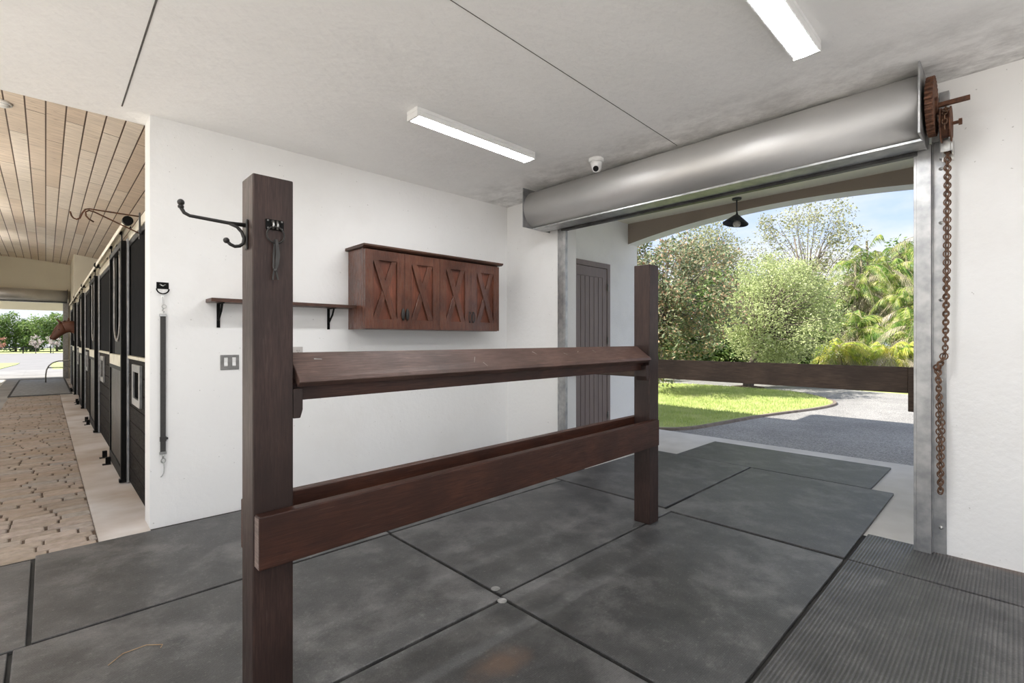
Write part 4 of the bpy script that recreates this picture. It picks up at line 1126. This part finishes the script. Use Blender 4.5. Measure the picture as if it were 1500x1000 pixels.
# palms
def frond_mesh(g, base, az, L, el, droop, lw, n=32, seedv=None):
    """one arching frond: midrib and two rows of hanging leaflets"""
    pts = []
    d0 = Vector((cos(az), sin(az), 0))
    for i in range(n + 1):
        u = i / n
        pts.append(Vector(base) + d0 * (L * (u * max(.38, cos(el)) - .10 * droop * u * u)) + Vector((0, 0, L * (u * sin(el) - droop * u * u * .75))))
    side = Vector((-sin(az), cos(az), 0))
    v = []; f = []
    for i in range(3, n + 1):
        u = i / n; t = (pts[i] - pts[i - 1]).normalized()
        ll = lw * (sin(pi * min(1, u * 1.02)) ** .55 + .12) * random.uniform(.85, 1.1)
        for s in (-1, 1):
            d = (side * s * .72 + t * .5 + Vector((0, 0, -.5 - .5 * u + random.uniform(-.25, .2)))).normalized()
            up = t * .022 * (.6 + .4 * (1 - u)) * (L / 1.6)
            k = len(v); p = pts[i]; q = p + d * ll * .55 + Vector((0, 0, .02)); e = p + d * ll + Vector((0, 0, -.18 * ll))
            v += [p - up * .4, p + up * .4, q + up * .55, q - up * .55, e]
            f += [(k, k + 1, k + 2, k + 3), (k + 3, k + 2, k + 4)]
    g.add(v, f)
    return pts
def palm(name, base, stems, h, nf, L, leaf, label, lw=.38, group=None, seed=1, el=(.35, 1.4), droop=(.75, 1.55), dry=0, spread=.3):
    random.seed(seed)
    t = thing(name, base, label, 'palm', group)
    sg = G(); rg = G(); fg = G(); dg = G()
    for s in range(stems):
        a = random.uniform(0, 2 * pi); r = spread * random.uniform(.2, 1) if stems > 1 else 0
        hh = h * random.uniform(.72, 1.05) if s else h
        b = Vector(base) + Vector((cos(a) * r * .4, sin(a) * r * .4, -.03)); tp = Vector((base[0] + cos(a) * r * 1.6, base[1] + sin(a) * r * 1.6, base[2] + hh))
        if h > .25: sg.tube([b, b.lerp(tp, .5) + Vector((0, 0, .03)), tp], [.055, .045, .04], 8)
        for k in range(nf):
            az = 2 * pi * k / nf + random.uniform(-.4, .4); e = random.uniform(*el)
            dr = random.uniform(*droop)
            isdry = random.random() < dry
            if isdry: e = random.uniform(-.2, .4); dr = random.uniform(1.0, 1.5)
            fp = b.lerp(tp, 1 - random.uniform(0, .38) * (h > .5))
            pts = frond_mesh(dg if isdry else fg, fp, az, L * random.uniform(.8, 1.12), e, dr, lw)
            rg.tube(pts[::4], [.014, .012, .010, .009, .008, .007, .006, .005, .004][:len(pts[::4])], 5, caps=False)
    if sg.v: obj('stem', sg, 'palmstem', t, smooth=True)
    obj('midribs', rg, 'palmstem', t, smooth=True)
    obj('fronds', fg, leaf, t)
    if dg.v: o = obj('dry_fronds', dg, 'frondd', t); 
    return t
PL = [
 (1345, 16.3, 2.0, 3, 13, 1.9, 'frond', 'arching palm nearest the right door track'),
 (1236, 16.6, 1.2, 3, 12, 1.5, 'frondy', 'low yellow-green palm touching the round tree'),
 (1296, 16.0, 1.05, 3, 12, 1.45, 'frondy', 'low yellow-green palm above the right part of the barrier bar'),
 (1264, 17.6, 2.2, 3, 13, 1.8, 'frond', 'mid-height palm behind the two low yellow palms'),
 (1312, 18.4, 4.2, 3, 13, 1.9, 'frond', 'taller palm in the second row of the palm clump'),
 (1282, 20.0, 5.5, 2, 14, 1.9, 'frond', 'tall palm at the left of the clump top, against the sky'),
 (1338, 20.5, 6.0, 3, 14, 2.1, 'frond', 'tallest palm of the clump, by the right door track'),
 (1228, 19.2, 2.7, 2, 13, 1.8, 'frond', 'palm half hidden behind the round tree and the low yellow palm'),
 (1252, 18.9, 4.4, 2, 13, 1.8, 'frond', 'palm crown at mid-height between the sparse tree and the tall palms'),
 (1330, 17.2, 2.9, 2, 13, 1.8, 'frond', 'palm crown just left of the right door track, over the barrier bar bracket'),
]
for i, (px, d, h, st, nf, L, lf_, lb) in enumerate(PL):
    c = at(px, d); palm('areca_palm', (c[0], c[1], GZ), st, h, nf, L, lf_, lb, group='palm clump beyond the drive', seed=40 + i, dry=.25)
SL = [(1118, 16.9, 'frondy', 'stemless yellow fern-like palm under the round tree, right of its trunk'), (1158, 17.3, 'frond', 'small green palm below the right side of the round tree'),
      (1204, 16.6, 'frondy', 'small yellow palm between the round tree and the palm clump'), (1025, 16.8, 'frond', 'small green palm under the copper tree'), (968, 16.5, 'frond', 'small palm just right of the short post under the copper tree'), (1068, 17.2, 'frondy', 'small palm left of the round tree trunk'), (1322, 15.9 + .3, 'frondy', 'small palm low at the right, just above the bar bracket')]
for i, (px, d, lf_, lb) in enumerate(SL):
    c = at(px, d); palm('low_palm', (c[0], c[1], GZ), 1, .12, 12, 1.05, lf_, lb, .3, 'low palms under the trees', 70 + i, (.55, 1.3), (.5, .9))

# ------------------------------------------------------------------ beyond the far door
def gz(y): return -.05 - .45 * max(0, (y - 31)) / 67
g = G().add([(-60, 23.2, -.03), (60, 23.2, -.03), (60, 31, -.05), (-60, 31, -.05), (-60, 98, -.5), (60, 98, -.5), (60, 170, -.6), (-60, 170, -.6)], [(0, 1, 2, 3), (3, 2, 5, 4)])
struct('ground_far_drive', g, 'fardrive')
struct('ground_far_field', G().add([(-60, 97.5, -.48), (60, 97.5, -.48), (60, 170, -.55), (-60, 170, -.55)], [(0, 1, 2, 3)]), 'lawn')
def patch(name, pts):
    g = G(); top = [(x, y, gz(y) + .02) for x, y in pts]; bot = [(x, y, gz(y) - .05) for x, y in pts]; n = len(pts)
    g.add(top + bot, [tuple(range(n))] + [(i, i + n, (i + 1) % n + n, (i + 1) % n) for i in range(n)])
    struct(name, g, 'lawn')
patch('ground_far_lawn', [(-12, 33.5), (-1.6, 34), (-1.25, 41), (-1.2, 44.5), (-1.6, 45), (-12, 44)])
patch('ground_far_verge', [(.25, 31.5), (8, 31.2), (8, 44), (.42, 44), (.2, 38)])
t = thing('paddock_fence', (-.8, 98, -.5), 'long dark low rail fence beyond the far driveway', 'fence')
for k in range(8):
    x = -11.5 + 2.85 * k + .55; obj('post', G().box(x, 97.95, -.55, x + .14, 98.09, .48), 'fence', t)
for z in (-.28, .06, .32): obj('rail', G().box(-13, 97.9, z, 11, 97.95, z + .10), 'fence', t)
hz = [(-9.5, 116, 2.4, 2.8), (-6.3, 114, 2.5, 2.6), (-3.6, 115, 2.6, 2.6), (-1.2, 113, 2.4, 2.4), (1.4, 115, 3.0, 2.6), (4.0, 114, 3.0, 2.8)]
hl = ['tall green hedge tree, leftmost in the far door view', 'dark green hedge tree above the orange shrub, far door view', 'green hedge tree left of the white sapling beyond the far fence',
      'bright green hedge tree behind the white sapling', 'tall green hedge tree behind the horse head', 'green hedge tree beside the far door jamb']
for i, (x, y, z, r) in enumerate(hz):
    tree('hedge_tree', (x, y, -.55), (x, y, z), (2.3, 2.0, r + .5), 70, .8, 55, .42, 'leaf_dark', hl[i], group='hedge trees beyond the far fence', trunk_r=.15, outward=.4, seed=90 + i)
for i, (x, y, lf_, r, lb) in enumerate(((-4.6, 95, 'leaf_orange', .85, 'orange-leaved shrub before the fence at the left edge'), (-1.0, 94, 'leaf_white', .75, 'white and pink blossoming sapling in front of the far fence'), (.75, 94, 'leaf_white', .75, 'pale blossoming shrub below the horse muzzle'))):
    tree('flowering_shrub', (x, y, gz(y)), (x, y, 1.15), (r, r, .85), 26, .22, 18, .15, lf_, lb, 'shrub', None, .04, .3, .6, seed=120 + i)

# ------------------------------------------------------------------ light
w = bpy.data.worlds.new('world'); SC.world = w; w.use_nodes = True
nt = w.node_tree; nt.nodes.clear()
out = nt.nodes.new('ShaderNodeOutputWorld'); bg = nt.nodes.new('ShaderNodeBackground')
tc = N(nt, 'ShaderNodeTexCoord')
sep = N(nt, 'ShaderNodeSeparateXYZ'); nt.links.new(tc.outputs['Generated'], sep.inputs[0])
sky = ramp(nt, sep.outputs[2], [(0, (.66, .73, .82)), (.16, (.46, .58, .80)), (.34, (.32, .46, .75)), (1, (.16, .28, .6))])
mp = N(nt, 'ShaderNodeMapping'); mp.inputs['Scale'].default_value = (1, 1, 2.6); nt.links.new(tc.outputs['Generated'], mp.inputs[0])
cl = ramp(nt, noise(nt, mp.outputs[0], 2.6, 6, .55), [(.38, (0, 0, 0)), (.60, (1, 1, 1))])
col = mixc(nt, cl, sky, (.72, .72, .73))
nt.links.new(col, bg.inputs[0]); bg.inputs[1].default_value = 1.0
nt.links.new(bg.outputs[0], out.inputs[0])
sd = bpy.data.lights.new('sun', 'SUN'); sd.energy = 7.6; sd.angle = radians(.6); sd.color = (1.0, .945, .86)
so = bpy.data.objects.new('sun', sd); COL.objects.link(so)
el = radians(40); hd_ = Vector((.85, -.53, 0)).normalized()
dv = Vector((hd_.x * cos(el), hd_.y * cos(el), -sin(el)))
so.rotation_euler = dv.to_track_quat('-Z', 'Y').to_euler(); so.location = (-20, 10, 20)

SC.view_settings.view_transform = 'Standard'; SC.view_settings.look = 'None'
SC.view_settings.exposure = .6; SC.view_settings.gamma = 1; SC.view_settings.use_curve_mapping = False
SC.cycles.use_denoising = True
SC.cycles.max_bounces = 10; SC.cycles.diffuse_bounces = 6
SC.cycles.sample_clamp_indirect = 8
